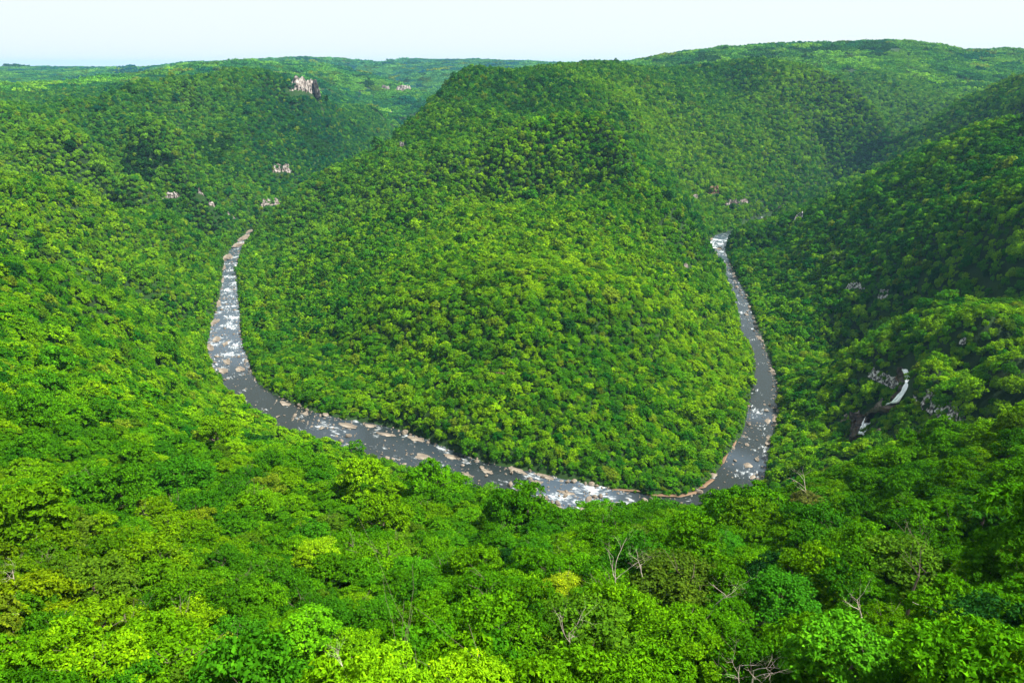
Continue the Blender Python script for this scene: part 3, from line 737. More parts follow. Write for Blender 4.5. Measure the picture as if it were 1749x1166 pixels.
cliff("rock_cliff", [(1562,664),(1580,682),(1600,697),(1620,712),(1640,722),(1658,730)], 25, M_GREYCLIFF, "long grey broken rock strip slanting down to the right of the waterfall", "cliff", 77, rag=0.30, lean=1.1, keep=1.0)

# waterfall and its rocks
def strip(path_px, widths, lift, m, name, across=5, amp=0.25, seed=0, lat=0.0, thick=1.0):
    P_ = np.array([np.array(hit(px, py, 3.0, 300)) for px, py in path_px])
    t_ = np.linspace(0, 1, len(P_)); tt = np.linspace(0, 1, len(P_) * 5)
    C_ = np.stack([np.interp(tt, t_, P_[:, k]) for k in range(3)], 1)
    for _ in range(2): C_[1:-1] = (C_[:-2] + C_[1:-1] * 2 + C_[2:]) / 4
    W_ = np.interp(tt, t_, widths)
    tg = unit(np.gradient(C_, axis=0)); side = unit(np.cross(tg, [0, 0, 1.0])); up = np.cross(side, tg)
    g_ = np.zeros((len(tt), across + 1, 3))
    for i in range(len(tt)):
        for j in range(across + 1):
            f = j / across - 0.5
            q = Vector((i * 0.31, j * 0.9, seed))
            g_[i, j] = C_[i] + side[i] * (f * W_[i] * (1 + 0.25 * mnoise.noise(q * 1.3))) + up[i] * (lift + amp * 2 * mnoise.noise(q) - abs(f) * amp)
    cent = g_.reshape(-1, 3).mean(0)
    o = solid(name, g_[::-1] - cent, None, -np.array([0, 0, thick]), m); o.location = cent
    return o, C_, W_
m, ns, ls, out = mat("falling_water")
tc = ns.new("ShaderNodeTexCoord"); mp = ns.new("ShaderNodeMapping"); mp.inputs["Scale"].default_value = (1.6, 0.35, 0.35); ls.new(tc.outputs["Object"], mp.inputs[0])
nz = noise_tex(ns, ls, 1.0, 5, 0.6, mp.outputs[0]); rp = ramp(ns, [(0.25, (0.45, 0.56, 0.62)), (0.42, (0.78, 0.84, 0.86)), (0.6, (0.85, 0.88, 0.9))]); ls.new(nz.outputs["Fac"], rp.inputs[0])
b = ns.new("ShaderNodeBsdfPrincipled"); b.inputs["Roughness"].default_value = 0.45; ls.new(rp.outputs[0], b.inputs["Base Color"]); ls.new(b.outputs[0], out.inputs[0])
M_FALL = m
up_px = [(1546,630),(1550,640),(1549,655),(1543,668),(1534,682),(1522,691),(1507,699)]
lo_px = [(1484,712),(1481,720),(1477,729),(1471,741)]
rk, C1, W1 = strip([(1540,622)] + up_px + [(1490,706),(1470,712)], [6,9,9,9,10,12,16,20,24,22], 0.2, M_WETROCK, "gorge_rock", 14, 1.6, 3, thick=3)
tag(rk, "dark wet rock bed under the long upper waterfall", "rock")
rk2, C2, W2 = strip([(1486,704)] + lo_px, [26,26,22,18,14], 0.2, M_WETROCK, "gorge_rock", 14, 1.8, 5, thick=3)
tag(rk2, "brown and black rock wall around the short lower waterfall", "rock")
f1, C3, W3 = strip(up_px, [5.0,3.4,2.5,2.9,3.8,4.6,3.2], 3.1, M_FALL, "waterfall", 7, 0.35, 1)
tag(f1, "long white waterfall curving down the dark gorge on the right", "waterfall")
f2, C4, W4 = strip(lo_px, [4.5,6.0,5.2,4.0], 3.3, M_FALL, "waterfall", 7, 0.4, 2)
tag(f2, "short lower waterfall below the long one, dropping behind the trees", "waterfall")
for C_, w_ in ((C1, 9.5), (C2, 13)):
    for p in C_[::3]:
        tc_ = -p[:2] / np.linalg.norm(p[:2])
        for q in (0, 8, 15):
            KEEP_OUT.append((p[0] + tc_[0] * q, p[1] + tc_[1] * q, w_ - q * 0.35)); GORGE.append(KEEP_OUT[-1])
        BED.append((p[0], p[1], w_ * .75))
for i, (ln, h_, lb) in enumerate([([(1436,716),(1452,711),(1470,708)], 12, "tan slab of rock left of the short lower waterfall"),
      ([(1490,702),(1498,694),(1508,688)], 14, "brown boulder pile at the foot of the long waterfall"),
      ([(1494,738),(1506,733)], 10, "tan rock right of the short lower waterfall"),
      ([(1524,652),(1536,648),(1544,642)], 13, "orange brown rocks beside the head of the long waterfall")]):
    cliff("rock_slab", ln, h_, M_REDROCK if i == 3 else M_ROCK, lb, "rock", 300 + i, rag=0.3, lean=0.9, keep=1.0)

# river boulders, ledges and banks
BOULD = [boulder_mesh("boulder", 700 + i, 0.55 + 0.08 * i, M_ROCK) for i in range(5)]
LEDGE = [boulder_mesh("rock_ledge", 720 + i, 0.20, M_ROCK, ICO3, 0.5) for i in range(5)]
REDL = [boulder_mesh("bank_ledge", 740 + i, 0.26, M_REDROCK, ICO3, 0.5) for i in range(3)]
LED = [ # section, across (0 outer .. 1 inner), half length, half width, label
 (1.2,.3,24,7,"pale rock shelf at the far end of the left river arm"),(2.2,.25,26,9,"broad tan rock shelf, second from the far end of the left arm"),(3.0,.3,22,9,"tan shelf in the left arm where the river narrows"),
 (3.9,.15,22,8,"long pale shelf along the outer bank above the first bend of the left arm"),(4.8,.05,16,4,"narrow pink rim of rock on the outer bank of the left arm"),(5.8,.0,15,4,"narrow bank ledge left of the white water"),
 (7.2,.02,13,4,"tan bank ledge at mid length of the left arm"),(8.2,.05,12,4.5,"tan ledge on the outer bank just above the boulder field"),(9.0,.25,9,4.5,"dark edged ledge near the outer bank in the boulder field"),
 (9.6,.04,10,5,"rounded tan slab on the outer bank at the widest bend"),(10.3,.0,10,4,"grey bank slab where the left bend begins"),(9.4,.5,6,2.6,"mid river ledge in the boulder field"),
 (10.6,.45,9,3.0,"long thin slab lying across the middle of the bend"),(11.05,.25,8,4.5,"largest tan slab in the calm bend, outer one of two"),(11.1,.72,6.5,3.8,"tan slab in the calm bend, inner one of two"),
 (12.3,.97,3.5,2,"small pink rock under the trees on the inner bank"),(14.0,.86,6.5,2.8,"pink boulder ledge alone at the inner bank above the white fall"),(14.9,.85,4,2.2,"cluster rock beside the small white fall"),
 (16.3,.78,11,3.6,"long slanting tan ledge right of the small white fall"),(16.9,.88,5,2.4,"small ledge against the inner bank below the slanting one"),(17.4,.72,8,3,"tan ledge below the small white fall, third along"),
 (18.2,.85,7.5,2.8,"tan ledge near the inner bank in the rocky reach"),(18.5,.42,10,3.6,"large flat slab in the middle of the rocky reach"),(18.9,.15,9,3.4,"flat slab near the outer trees in the rocky reach"),
 (19.3,.75,7,2.6,"last tan ledge of the rocky reach on the inner side"),(19.8,.35,5,2.6,"round topped slab at the lower end of the rocky reach"),(20.2,.66,5,2.2,"small ledge in the dark pool below the rocky reach"),
 (21.1,.92,10,2.8,"pink ledge at the inner bank where the pool ends"),(21.8,.93,8,2.4,"second pink ledge at the inner bank above the rapids"),(21.5,.7,4,2.2,"tan block at the head of the rapids"),
 (22.4,.6,6,2.4,"slab splitting the rapids"),(23.6,.35,8,4,"grey slab at the foot of the rapids by the near trees"),(23.1,.3,6,3,"low slab in the middle of the rapids"),
 (30.9,.30,4,2.4,"tan rock island across the right arm"),(28.8,.45,3.4,3.0,"squarish tan boulder in the right arm"),(28.4,.25,3.2,2.2,"small rock island near the inner bank of the right arm"),
 (30.0,.05,9,2.8,"tan bank ledge on the outer side of the right arm"),(31.0,.03,9,3,"pinkish rock bank on the outer side of the right arm"),(33.5,.04,8,2.2,"thin pale ledge on the outer side of the right arm, farther up"),
 (35.5,.05,8,3.0,"dark rimmed ledge at the outer bank of the right arm"),(37.5,.08,8,2.5,"outer bank rocks of the narrow right arm"),(39.5,.1,10,2.8,"brown bank ledge at the top of the narrow right arm"),(42.4,.35,12,4,"rock bar in the white water at the far end of the right arm")]
def place(me, name, p, z, sx, sy, sz, rz, label, cat, group=None):
    o = bpy.data.objects.new(name, me); COL.objects.link(o)
    o.location = (p[0], p[1], z); o.scale = (sx, sy, sz); o.rotation_euler = (random.uniform(-.06, .06), random.uniform(-.06, .06), rz)
    return tag(o, label, cat, group)
for i, (k, t, a, w, lb) in enumerate(LED):
    p, rz = river_pt(k, t)
    place(LEDGE[i % 5], "rock_ledge", p, 0.15, a * 1.15, w * 1.5, max(2.4, w * 1.2), rz + random.uniform(-.25, .25), lb, "rock ledge", "rock ledges in the river")
for i, (k, t, a, w, lb) in enumerate([(24.0,1.02,16,2.4,"red earth ledge under the trees right of the rapids"),(25.3,1.0,14,2.6,"orange bank ledge at the tip of the central hill"),(26.2,1.0,15,2.6,"orange bank strip right of the hill's tip"),
      (27.3,.98,13,3.4,"wide orange and tan bank beside the dark pool"),(28.6,1.0,12,2.2,"thin orange bank where the right arm begins"),(29.4,1.0,10,1.6,"narrow red bank above the thin orange one"),(28.3,.02,6,1.6,"red rock at the outer bank of the dark pool"),(43.4,.98,14,2,"yellowish bank at the far end of the right arm")]):
    p, rz = river_pt(k, t)
    place(REDL[i % 3], "bank_ledge", p, 0.2, a * .9, w * 0.9, 3.5, rz, lb, "river bank ledge", "reddish ledges on the river bank")
# boulders: the largest ones each an object, the small stones a mass
ZONES = [(0, 4, 50, "far end of the left arm", .1, .9), (4, 6, 26, "upper left arm", 0, 1), (6, 8.5, 50, "left arm's white water", 0, 1), (8.5, 11.6, 70, "boulder field of the left bend", 0, 1), (11.6, 14.5, 12, "calm pool of the left bend", .2, 1),
         (14.5, 16, 22, "small white fall", .5, 1), (16, 20.5, 62, "rocky reach below the small white fall", 0, 1), (20.5, 21.6, 8, "dark pool above the rapids", .3, 1), (21.6, 24.2, 46, "rapids at the hill's foot", .15, 1),
         (24.2, 28.2, 10, "dark pool of the right bend", .6, 1), (28.2, 32, 34, "lower right arm", 0, 1), (32, 36, 28, "middle of the right arm", -.02, .25), (36, 41, 40, "narrow upper right arm", -.02, .5), (41.5, 43.5, 12, "far right arm's white water", .1, .9)]
BO = []
for a, b, nb_, nm, t0, t1 in ZONES:
    for _ in range(nb_ * 3):
        k = random.uniform(a, b); t = random.uniform(t0, t1)
        if random.random() < 0.45: t = random.choice([random.uniform(t0, t0 + .15), random.uniform(t1 - .12, t1)])
        s = min(3.6, (0.85 if 16 < k < 24 else 0.68) * math.exp(abs(random.gauss(0, 0.62))))
        p, rz = river_pt(k, t); BO.append((s / math.hypot(p[0], p[1]), s, p, rz, nm, t))
BO.sort(key=lambda q: -q[1])
RANK = {}
for i, (_, s, p, rz, nm, t) in enumerate(BO[:240]):
    side_ = "by the outer bank" if t < .3 else "by the inner bank" if t > .7 else "in midstream"
    RANK[(side_, nm)] = k_ = RANK.get((side_, nm), 0) + 1
    ord_ = ("largest", "second largest", "third largest", "fourth largest", "fifth largest", "sixth largest", "seventh largest", "eighth largest", "ninth largest", "tenth largest")[k_ - 1] if k_ <= 10 else f"{k_}th largest" if k_ < 21 or k_ % 10 > 3 or k_ % 10 == 0 else f"{k_}" + ("st", "nd", "rd")[k_ % 10 - 1] + " largest"
    place(random.choice(BOULD), "boulder", p, random.uniform(-.1, .3) * s, s, s, s * random.uniform(.8, 1.1), random.uniform(0, 6.28), f"{ord_} pale boulder {side_}, {nm}", "boulder", "boulders in the river")
STONES = BO[240:]

f3, *_ = strip([(536,706),(545,712),(554,722),(563,733),(574,742)], [5, 8, 5, 8, 6], 0.3, M_FALL, "cascade", 7, 0.5, 9, thick=1.2)
tag(f3, "small white stepped cascade crossing the calm left river bend", "cascade")
for i, (a_, w_, lb) in enumerate([([(930,836),(948,842),(968,846)], [3, 5, 4], "first white chute of the rapids at the foot of the hill"), ([(956,850),(975,852),(992,850)], [4, 7, 4], "broad white chute at the lower end of the rapids"),
      ([(1211,421),(1222,420),(1234,423)], [6, 9, 6], "white chute at the far end of the right river arm"), ([(1296,748),(1305,751),(1315,757)], [1.5, 2.2, 1.5], "thin white riffle beside the squarish boulder of the right arm")]):
    q, *_ = strip(a_, w_, 0.25, M_FALL, "cascade", 6, 0.4, 20 + i, thick=0.9); tag(q, lb, "cascade")
# distant clearings, laid on the land
M_FIELD = simple("pasture", [(0.35, (0.06, 0.14, 0.025)), (0.5, (0.12, 0.19, 0.05)), (0.7, (0.20, 0.22, 0.11))], 0.012, 1.0, 0.1, 0.1)
def field(px, rr, wpx, hpx, seed):
    az = ray(px, 130)[0]; c = Vector((rr * math.sin(az), rr * math.cos(az), 0)); c.z = float(height(c.x, c.y)); dist = math.hypot(rr, EYE - c.z)
    W = wpx / 2 * dist / FPX; D = min(W * 1.5, hpx / 2 * dist / FPX * 7)
    az = math.atan2(c.x, c.y); V_, F_ = [(0, 0, 0)], []
    ringn, segn = 6, 28
    for i in range(1, ringn + 1):
        for j in range(segn):
            th = 2 * math.pi * j / segn
            q = i / ringn * (1 + 0.35 * mnoise.noise(Vector((math.cos(th) * 1.3, math.sin(th) * 1.3, seed))))
            lx, ly = math.cos(th) * W * q, math.sin(th) * D * q
            x_, y_ = c.x + lx * math.cos(az) + ly * math.sin(az), c.y - lx * math.sin(az) + ly * math.cos(az)
            V_.append((x_ - c.x, y_ - c.y, float(height(x_, y_)) + 3.0 - c.z))
    V_[0] = (0, 0, 3.0)
    for j in range(segn): F_.append((0, 1 + j, 1 + (j + 1) % segn))
    for i in range(ringn - 1):
        for j in range(segn):
            a, b = 1 + i * segn + j, 1 + i * segn + (j + 1) % segn; F_.append((a, a + segn, b + segn, b))
    o = link_mesh("field", V_, F_, M_FIELD, loc=c, smooth=True); o["kind"] = "structure"
    for i in range(1, ringn + 1):
        for j in range(0, segn, 4):
            v = V_[1 + (i - 1) * segn + j]; KEEP_OUT.append((c.x + v[0], c.y + v[1], max(W, D) * 0.30))
    for k in range(3): KEEP_OUT.append((c.x - math.sin(az) * D * (.6 + .5 * k), c.y - math.cos(az) * D * (.6 + .5 * k), W * 0.8))
for i, q in enumerate([(130,4300,64,9),(408,4700,50,4),(560,4800,26,6),(668,3050,15,4),(614,2800,16,3),(420,5000,24,3)]): field(*q, seed=i * 5.0)
for px, py, rp_, f in [(232,288,42,.75),(214,150,20,.7),(352,257,34,.85),(1735,212,36,.75),(525,232,30,1.0),(1300,90,40,.9),(1400,84,45,.9),(1500,76,40,.9),(1210,93,40,.9),
      (1410,235,18,.9),(1480,262,16,.8),(590,392,12,1.1),(95,530,26,.8),(225,360,12,.9),(1240,240,8,.8)]:
    c = hit(px, py, 5, 400); dist = (c - Vector((0, 0, EYE))).length
    GROVES.append((c.x, c.y, rp_ * dist / FPX, f))
for px, rr, rp_, f in [(800,1360,16,1),(850,1480,22,.9),(880,1400,26,.9),(735,1330,10,1.2),(905,1420,14,.9)]:
    c = polar(px, rr); GROVES.append((c[0], c[1], rp_, f))
# ------------------------------------------------------------------ the trees one can tell apart: each an object with trunk and crown
TRUNK_M = []
for i in range(4):
    v, f = limbs(40 + i, 5.2, 0.30, 1.0, 2, (3, 4))
    me = bpy.data.meshes.new("trunk"); me.from_pydata(v.tolist(), [], f); me.materials.append(M_BARK); me.update(); TRUNK_M.append(me)
def tree(name, x, y, s, tint, crown_me, trunk_me, label, cat="tree", group=None, lift=1.6, sz=1.0, rz=None):
    z = float(height(x, y))
    e = empty(name, (x, y, z - 0.3), random.uniform(0, 6.28) if rz is None else rz, s)
    tag(e, label, cat, group)
    t = bpy.data.objects.new("trunk", trunk_me); COL.objects.link(t); t.parent = e
    c = bpy.data.objects.new("crown", crown_me); COL.objects.link(c); c.parent = e; c.location = (0, 0, lift); c.scale = (1, 1, sz)
    c["tint"] = [float(q) for q in tint]
    return e
HERO_XY = []     # x, y, clearing radius, px, py, how others refer to it
def hero(px, py, lift=8.0):
    p = hit(px, py, lift, 25); return p
def limb_mesh(name, m, *a, **k):
    v, f = limbs(*a, **k); me = bpy.data.meshes.new(name); me.from_pydata(v.tolist(), [], f); me.materials.append(m); me.update(); return me
HEROES = [ # px, py, size, tint, crown index, sz, name, label, short
 (965,985,1.05,(.17,.27,.006),1,.8,"yellow_tree","yellow green tree in fresh leaf among darker trees below the rapids","the yellow tree"),
 (1150,985,1.75,(.045,.095,.006),3,.75,"olive_tree","wide olive brown umbrella tree with bare grey limbs showing","the wide olive tree"),
 (540,938,1.25,(.15,.30,.004),4,.9,"lime_tree","lime green tree, brightest crown of the lower left slope","the lime tree"),
 (110,905,1.6,(.060,.120,.006),5,.8,"brown_tree","brownish green spreading tree near the left edge","the brownish tree"),
 (1560,962,1.6,(.045,.120,.006),1,.8,"umbrella_tree","umbrella shaped tree with several bare stems under its dome","the umbrella tree"),
 (520,1075,1.25,(.070,.240,.004),2,.9,"round_tree","round bright green tree with a dark gap beside it","the round tree"),
 (995,1100,1.75,(.050,.140,.005),0,.9,"sparse_tree","large sparse greyish green tree with pale twigs","the sparse tree"),
 (330,870,1.1,(.110,.180,.005),3,.9,"rusty_tree","yellow green tree with a rusty patch left of the lime tree","the rusty tree"),
 (1380,850,1.2,(.080,.105,.020),5,.8,"grey_tree","greyish half leafless tree below the right river arm","the greyish tree"),
 (1450,1120,1.5,(.050,.200,.006),2,.9,"tufted_tree","bright tufted tree at the lower right bottom edge","the tufted tree"),
 (160,1000,1.5,(.055,.125,.006),0,.9,"mossy_tree","mossy brown green tree below the brownish one","the mossy tree"),
 (1340,1010,1.35,(.030,.150,.006),4,.9,"feathery_tree","deep green feathery tree between the olive and umbrella trees","the feathery tree"),
 (700,960,1.1,(.045,.190,.004),1,.9,"domed_tree","fresh green domed tree midway between lime and yellow trees","the domed tree"),
 (400,760,1.2,(.120,.280,.004),2,.9,"crest_tree","bright yellow green tree on the crest at left above the river","the crest tree"),
 (1690,870,1.3,(.025,.110,.006),5,.9,"shaded_tree","dim green tree near the right edge under the slope","the shaded tree"),
 (800,870,1.0,(.060,.200,.004),0,.9,"bank_tree","light green tree on the brink beside the lower river","the brink tree"),
 (1240,915,1.1,(.035,.170,.006),3,.9,"slope_tree","medium green tree below the right river bend","the bend tree")]
for px, py, s, tint, ci, sz, nm, lb, short in HEROES:
    p = hero(px, py)
    tree(nm, p.x, p.y, s, tint, NEAR_M[ci], TRUNK_M[ci % 4], lb, sz=sz, lift=2.2)
    HERO_XY.append((p.x, p.y, 5.2 * s, px, py, short))
    dn = -p.xy.normalized(); HERO_XY.append((p.x + dn.x * 7 * s, p.y + dn.y * 7 * s, 5.0 * s, 0, 0, ''))
# sprays of the nearest shrub, its leaves large enough to read
g = np.random.default_rng(5)
def shrub(px, py, w, tint, label, seed, name="shrub", dist=34.0):
    az, t = ray(px, py); rr = dist / math.sqrt(1 + t * t); top = EYE + rr * t
    x, y = rr * math.sin(az), rr * math.cos(az); z = float(height(x, y))
    e = tag(empty(name, (x, y, z - .2)), label, "shrub")
    hgt = max(3.0, top - z)
    sv, sf = limbs(seed, hgt * 0.62, 0.10, 0.7, 2, (3, 4))
    me = bpy.data.meshes.new("stem"); me.from_pydata(sv.tolist(), [], sf); me.materials.append(M_BARK); o = bpy.data.objects.new("stem", me); COL.objects.link(o); o.parent = e
    v, f, t_ = crown_data(seed, 16, 7000, 0.21, 0.085, 0.35, rad=w, lobe=(0.2, 0.36), clump=14)
    me = bpy.data.meshes.new("foliage"); me.from_pydata(v.tolist(), [], f.tolist()); set_leaf(me, t_); me.materials.append(M_LEAF)
    o = bpy.data.objects.new("foliage", me); COL.objects.link(o); o.parent = e; o.location = (0, 0, hgt - w * 0.95 + 0.2)
    o["tint"] = [float(q) for q in tint]
    HERO_XY.append((x, y, w * 0.9, px, py, ""))
shrub(655,1150,2.3,(.125,.30,.004),"bright yellow green leafy shrub at the bottom edge, left one of two",61)
shrub(790,1160,2.6,(.14,.31,.004),"bright yellow green leafy shrub at the bottom edge, right one of two",62)
# bare wood
def bare(px, py, dist, h, r0, spread, seed, label, name="bare_branches", lean=(0, 0), m=M_DEAD, levels=3, cat="bare branch", drop=0.0, rz=0):
    az, t = ray(px, py); rr = dist / math.sqrt(1 + t * t)
    x, y = rr * math.sin(az), rr * math.cos(az); z = EYE + rr * t
    if dist > 60:
        q = hit(px, py, 9.0, 40); x, y, z = q.x, q.y, q.z + 9.0 - h * 0.45
    gz = float(height(x, y))
    me = limb_mesh(name, m, seed, h, r0, spread, levels=levels, nb=(2, 4), lean=lean, up=0.9)
    o = bpy.data.objects.new(name, me); COL.objects.link(o); o.location = (x, y, z - drop); o.rotation_euler = (0, 0, rz)
    if z - drop > gz:                                # carried by its own stem from the ground
        v, f = tube([(0, 0, gz - z + drop - .5), (0.1, .05, (gz - z + drop) * .5), (0, 0, 0)], (r0 * 1.25, r0 * 1.1, r0), 6)
        s_ = link_mesh("stem", v, f, m, parent=o)
    tag(o, label, cat)
    return o
bare(1285,1172,95,5.2,.16,1.0,71,"tan forked bare branches standing up at the lower right bottom edge")
bare(1268,1160,97,4.2,.10,1.0,72,"thin grey bare branch left of the tan forked ones")
bare(595,1162,40,1.5,.035,1.0,73,"pale thin leafless twigs left of the bright shrubs")
bare(22,985,120,3.2,.11,1.1,75,"whitish gnarled bare branches at the left edge")
bare(16,1060,105,2.6,.07,1.1,76,"grey bare branches at the left edge under the whitish ones")
bare(1210,1020,150,5.5,.13,1.1,79,"white broken branch tips right of the wide olive tree", lean=(.9, -.2))
bare(1110,985,160,7.0,.16,1.2,80,"bare grey limbs reaching out of the wide olive tree", lean=(-.5, 0))
bare(1052,990,170,8.0,.15,0.8,81,"slender pale forked trunk between the yellow tree and the olive tree")
bare(985,1105,120,6.5,.15,1.0,82,"pale forked limb inside the large sparse tree", lean=(-.3, -.1))
bare(1380,845,262,7.0,.16,1.0,84,"grey leafless twigs on top of the greyish tree")
bare(1560,1010,150,6.0,.26,.9,85,"bare brown stems under the umbrella tree", m=M_BARK)
bare(1665,1030,130,9.0,.10,.5,86,"long thin fallen branch slanting right of the umbrella tree", lean=(-2.0, .5), levels=1)
bare(1700,1085,105,6.0,.08,.6,87,"thin pale twig low in the shade near the right edge", lean=(1.5, 0), levels=1)
bare(1475,1040,130,3.5,.12,1.0,89,"whitish lichen covered snag left of the umbrella tree")
# dark leaning trunk close to the lens
v, f = tube([(0, 0, -6), (.18, .05, -3), (.55, .1, -.9), (1.0, .05, .3), (1.75, 0, 1.4)], (.26, .23, .2, .17, .12), 10)
az, t = ray(1722, 1150); rr = 13.5
o = link_mesh("dark_trunk", v, f, M_DARKBARK, loc=(rr * math.sin(az), rr * math.cos(az), EYE + rr * t), smooth=True)
tag(o, "dark leaning trunk very close in the bottom right corner", "tree trunk")
HERO_XY += [(0, 0, 0, 1735, 1120, "the dark corner trunk"), (0, 0, 0, 1285, 1145, "the forked bare branches"), (0, 0, 0, 30, 985, "the whitish bare branches"),
            (0, 0, 0, 725, 1140, "the bright bottom shrubs"), (0, 0, 0, 965, 840, "the river rapids"), (0, 0, 0, 1640, 1000, "the fallen branch")]

# ------------------------------------------------------------------ the forest
for a, b, r_, *_ in HERO_XY:
    if r_: KEEP_OUT.append((a, b, r_))
def forest(meshes, r0, r1, step, base):
    x, y = jitter_lattice(r0, r1, step)
    z = height(x, y); d = river_dist(x, y) if r0 < 1500 else np.full(len(x), 99.0)
    k = (d > 3.2) & clear(x, y) & seen(x, y, z)
    x, y, z = x[k], y[k], z[k]
    n_ = len(x)
    s = base * np.exp(rng.normal(0, 0.25, n_)); s = s * np.where(rng.random(n_) < 0.06, 1.5, 1.0)
    s = np.where(d[k] < 7, s * 0.8, s)
    sc = np.stack([s, s, s * rng.uniform(0.85, 1.25, n_)], 1)
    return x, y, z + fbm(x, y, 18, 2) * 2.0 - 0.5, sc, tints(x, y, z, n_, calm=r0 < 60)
R_NEAR, R_MID, R_FAR = 330, 760, 2600
x, y, z, sc, tn = forest(NEAR_M, 44, R_NEAR, 6.9, 0.89)
# photo position of each near tree
zc = z + 5
cu, cv, cw = x, y * math.cos(PITCH) - (zc - EYE) * math.sin(PITCH), y * math.sin(PITCH) + (zc - EYE) * math.cos(PITCH)
ppx, ppy = 874.5 + FPX * cu / cv, 583 - FPX * cw / cv
dist3 = np.sqrt(x * x + y * y + (zc - EYE) ** 2)
inn = (ppx > -15) & (ppx < 1764) & (ppy < 1190) & seen(x, y, z, 0.0, 8)
order = np.argsort(np.where(inn, dist3 / sc[:, 0], 1e9))
N_IND = min(283, int(inn.sum()))
ind = order[:N_IND]
rest = np.ones(len(x), bool); rest[ind] = False
def tone(c):
    r_, g_ = c[0], c[1]
    if r_ > 0.11: return "yellow green"
    if r_ > 0.065: return "bright green"
    if r_ / g_ > 0.42: return "olive green"
    if g_ < 0.075: return "dark green"
    if g_ < 0.12: return "deep green"
    return "mid green"
ORD = "nearest second third fourth fifth sixth seventh eighth ninth tenth eleventh twelfth thirteenth fourteenth fifteenth".split()
marks = [(h[3], h[4], h[5]) for h in HERO_XY if h[5]]
buckets = {}
for i in ind:
    q = min(range(len(marks)), key=lambda k: (marks[k][0] - ppx[i]) ** 2 + (marks[k][1] - ppy[i]) ** 2)
    dx, dy = ppx[i] - marks[q][0], ppy[i] - marks[q][1]
    hv = ("left of" if dx < 0 else "right of"); vv = ("above" if dy < 0 else "below")
    wh = hv if abs(dx) > 2.4 * abs(dy) else vv if abs(dy) > 2.4 * abs(dx) else ("up" if dy < 0 else "down") + (" left of" if dx < 0 else " right of")
    buckets.setdefault((q, wh), []).append((dx * dx + dy * dy, i))
LAB = {}
for (q, wh), L_ in buckets.items():
    for k, (_, i) in enumerate(sorted(L_)):
        LAB[i] = f"{tone(tn[i])} leafy tree {wh} {marks[q][2]}, {'the' if k == 0 else ORD[min(k, 14)]} nearest"
for n_, i in enumerate(ind):
    tree("broadleaf_tree", float(x[i]), float(y[i]), float(sc[i, 0]), tn[i], NEAR_M[n_ % 6], TRUNK_M[n_ % 4], LAB[i], group="trees of the near slope", lift=1.2, sz=float(sc[i, 2] / sc[i, 0]))
print("near", len(x), "ind", N_IND)
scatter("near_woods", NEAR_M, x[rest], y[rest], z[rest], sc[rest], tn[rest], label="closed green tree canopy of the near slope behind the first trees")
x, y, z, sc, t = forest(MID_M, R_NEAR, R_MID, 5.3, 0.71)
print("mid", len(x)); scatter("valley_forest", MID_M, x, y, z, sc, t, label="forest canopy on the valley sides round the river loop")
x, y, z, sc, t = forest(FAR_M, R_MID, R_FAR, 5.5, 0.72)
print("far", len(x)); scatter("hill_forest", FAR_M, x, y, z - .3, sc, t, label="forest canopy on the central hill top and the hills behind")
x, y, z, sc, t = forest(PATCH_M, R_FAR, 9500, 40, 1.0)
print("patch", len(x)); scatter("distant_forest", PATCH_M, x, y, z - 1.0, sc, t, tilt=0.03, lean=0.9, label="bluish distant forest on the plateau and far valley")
# undergrowth: low leafy growth on the near ground and on the banks
x, y = jitter_lattice(18, 300, 4.6); z = height(x, y); k = river_dist(x, y) > 3; x, y, z = x[k], y[k], z[k]
s = rng.uniform(0.28, 0.6, len(x)); scatter("undergrowth", NEAR_M[:3], x, y, z - 0.4, np.stack([s, s, s], 1), tints(x, y, z, len(x)) * 0.8, label="low leafy undergrowth between the near trees")
th = []
for i in range(6, len(CEN) - 6):
    for side in (OUT, INN):
        d_ = side[i] - CEN[i]; d_ = d_ / np.linalg.norm(d_)
        for _ in range(3): th.append(side[i] + d_ * random.uniform(0.6, 4.0) + np.array([random.uniform(-3, 3), random.uniform(-3, 3)]))
th = np.array(th); d_ = river_dist(th[:, 0], th[:, 1]); th = th[d_ > 0.5]; z = height(th[:, 0], th[:, 1])
s = rng.uniform(0.16, 0.42, len(th)); scatter("bank_scrub", MID_M, th[:, 0], th[:, 1], z - .2, np.stack([s, s, s], 1), tints(th[:, 0], th[:, 1], z, len(th)), label="low scrub along the river banks")
gx, gy = [], []
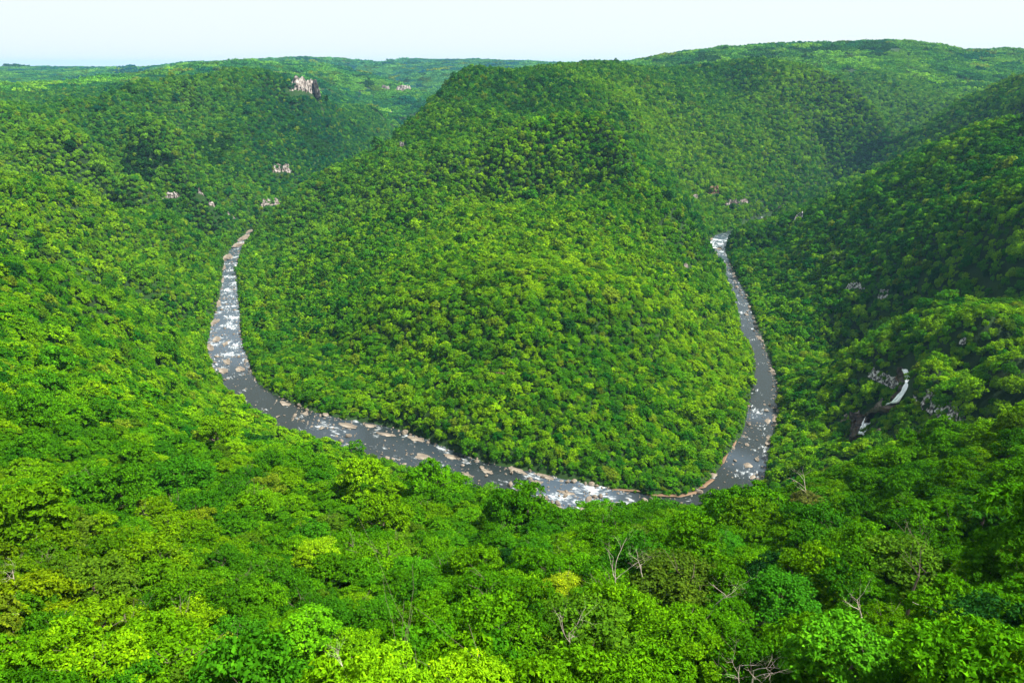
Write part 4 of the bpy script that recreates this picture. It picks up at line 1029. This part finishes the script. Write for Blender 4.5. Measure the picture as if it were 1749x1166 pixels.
for a, b, r_ in GORGE:
    for _ in range(int(r_ * r_ / 3)):
        q, w = random.uniform(0, 6.28), r_ * math.sqrt(random.random()); gx.append(a + q * 0 + math.cos(q) * w); gy.append(b + math.sin(q) * w)
gx, gy = np.array(gx), np.array(gy); kk = np.ones(len(gx), bool)
for a, b, r_ in BED: kk &= (gx - a) ** 2 + (gy - b) ** 2 > r_ * r_
gx, gy = gx[kk], gy[kk]; z = height(gx, gy); s = rng.uniform(.2, .5, len(gx))
scatter("gorge_scrub", MID_M, gx, gy, z - .3, np.stack([s, s, s], 1), tints(gx, gy, z, len(gx)), label="low scrub on the sides of the waterfall gorge")
# small stones of the river bed
sp = np.array([q[2] for q in STONES]); ss = np.array([q[1] for q in STONES])
extra = []
for _ in range(800):
    a, b, nb_, nm, t0, t1 = random.choices(ZONES, weights=[q[2] for q in ZONES])[0]
    tt_ = random.uniform(t0, t1) if random.random() < .5 else random.choice([random.uniform(-.03, .1), random.uniform(.9, 1.03)])
    extra.append(river_pt(random.uniform(a, b), tt_)[0] + np.array([random.gauss(0, 1), random.gauss(0, 1)]))
sp = np.vstack([sp, np.array(extra)]); ss = np.concatenate([ss * .8, rng.uniform(0.3, 1.1, len(extra))])
scatter("river_stones", BOULD, sp[:, 0], sp[:, 1], np.zeros(len(sp)), np.stack([ss, ss, ss], 1), np.ones((len(sp), 3)), label="small pale stones strewn along the river")
# ------------------------------------------------------------------ the air
def haze():
    mv, ns, ls, out = mat("haze_air")
    vol = ns.new("ShaderNodeVolumePrincipled")
    vol.inputs["Color"].default_value = (0.30, 0.64, 1.0, 1)
    vol.inputs["Density"].default_value = HAZE
    vol.inputs["Anisotropy"].default_value = 0.2
    ls.new(vol.outputs[0], out.inputs["Volume"])
    lo, hi, s = float(GZ.min()) - 2, float(max(GZ.max() + 25, EYE + 25)), 21000
    v = [(a, b, c) for c in (lo, hi) for a, b in ((-s, -s), (s, -s), (s, s), (-s, s))]
    f = [(3, 2, 1, 0), (4, 5, 6, 7), (0, 1, 5, 4), (1, 2, 6, 5), (2, 3, 7, 6), (3, 0, 4, 7)]
    o = link_mesh("haze", v, f, mv); o["kind"] = "stuff"
HAZE = 0.00003
haze()
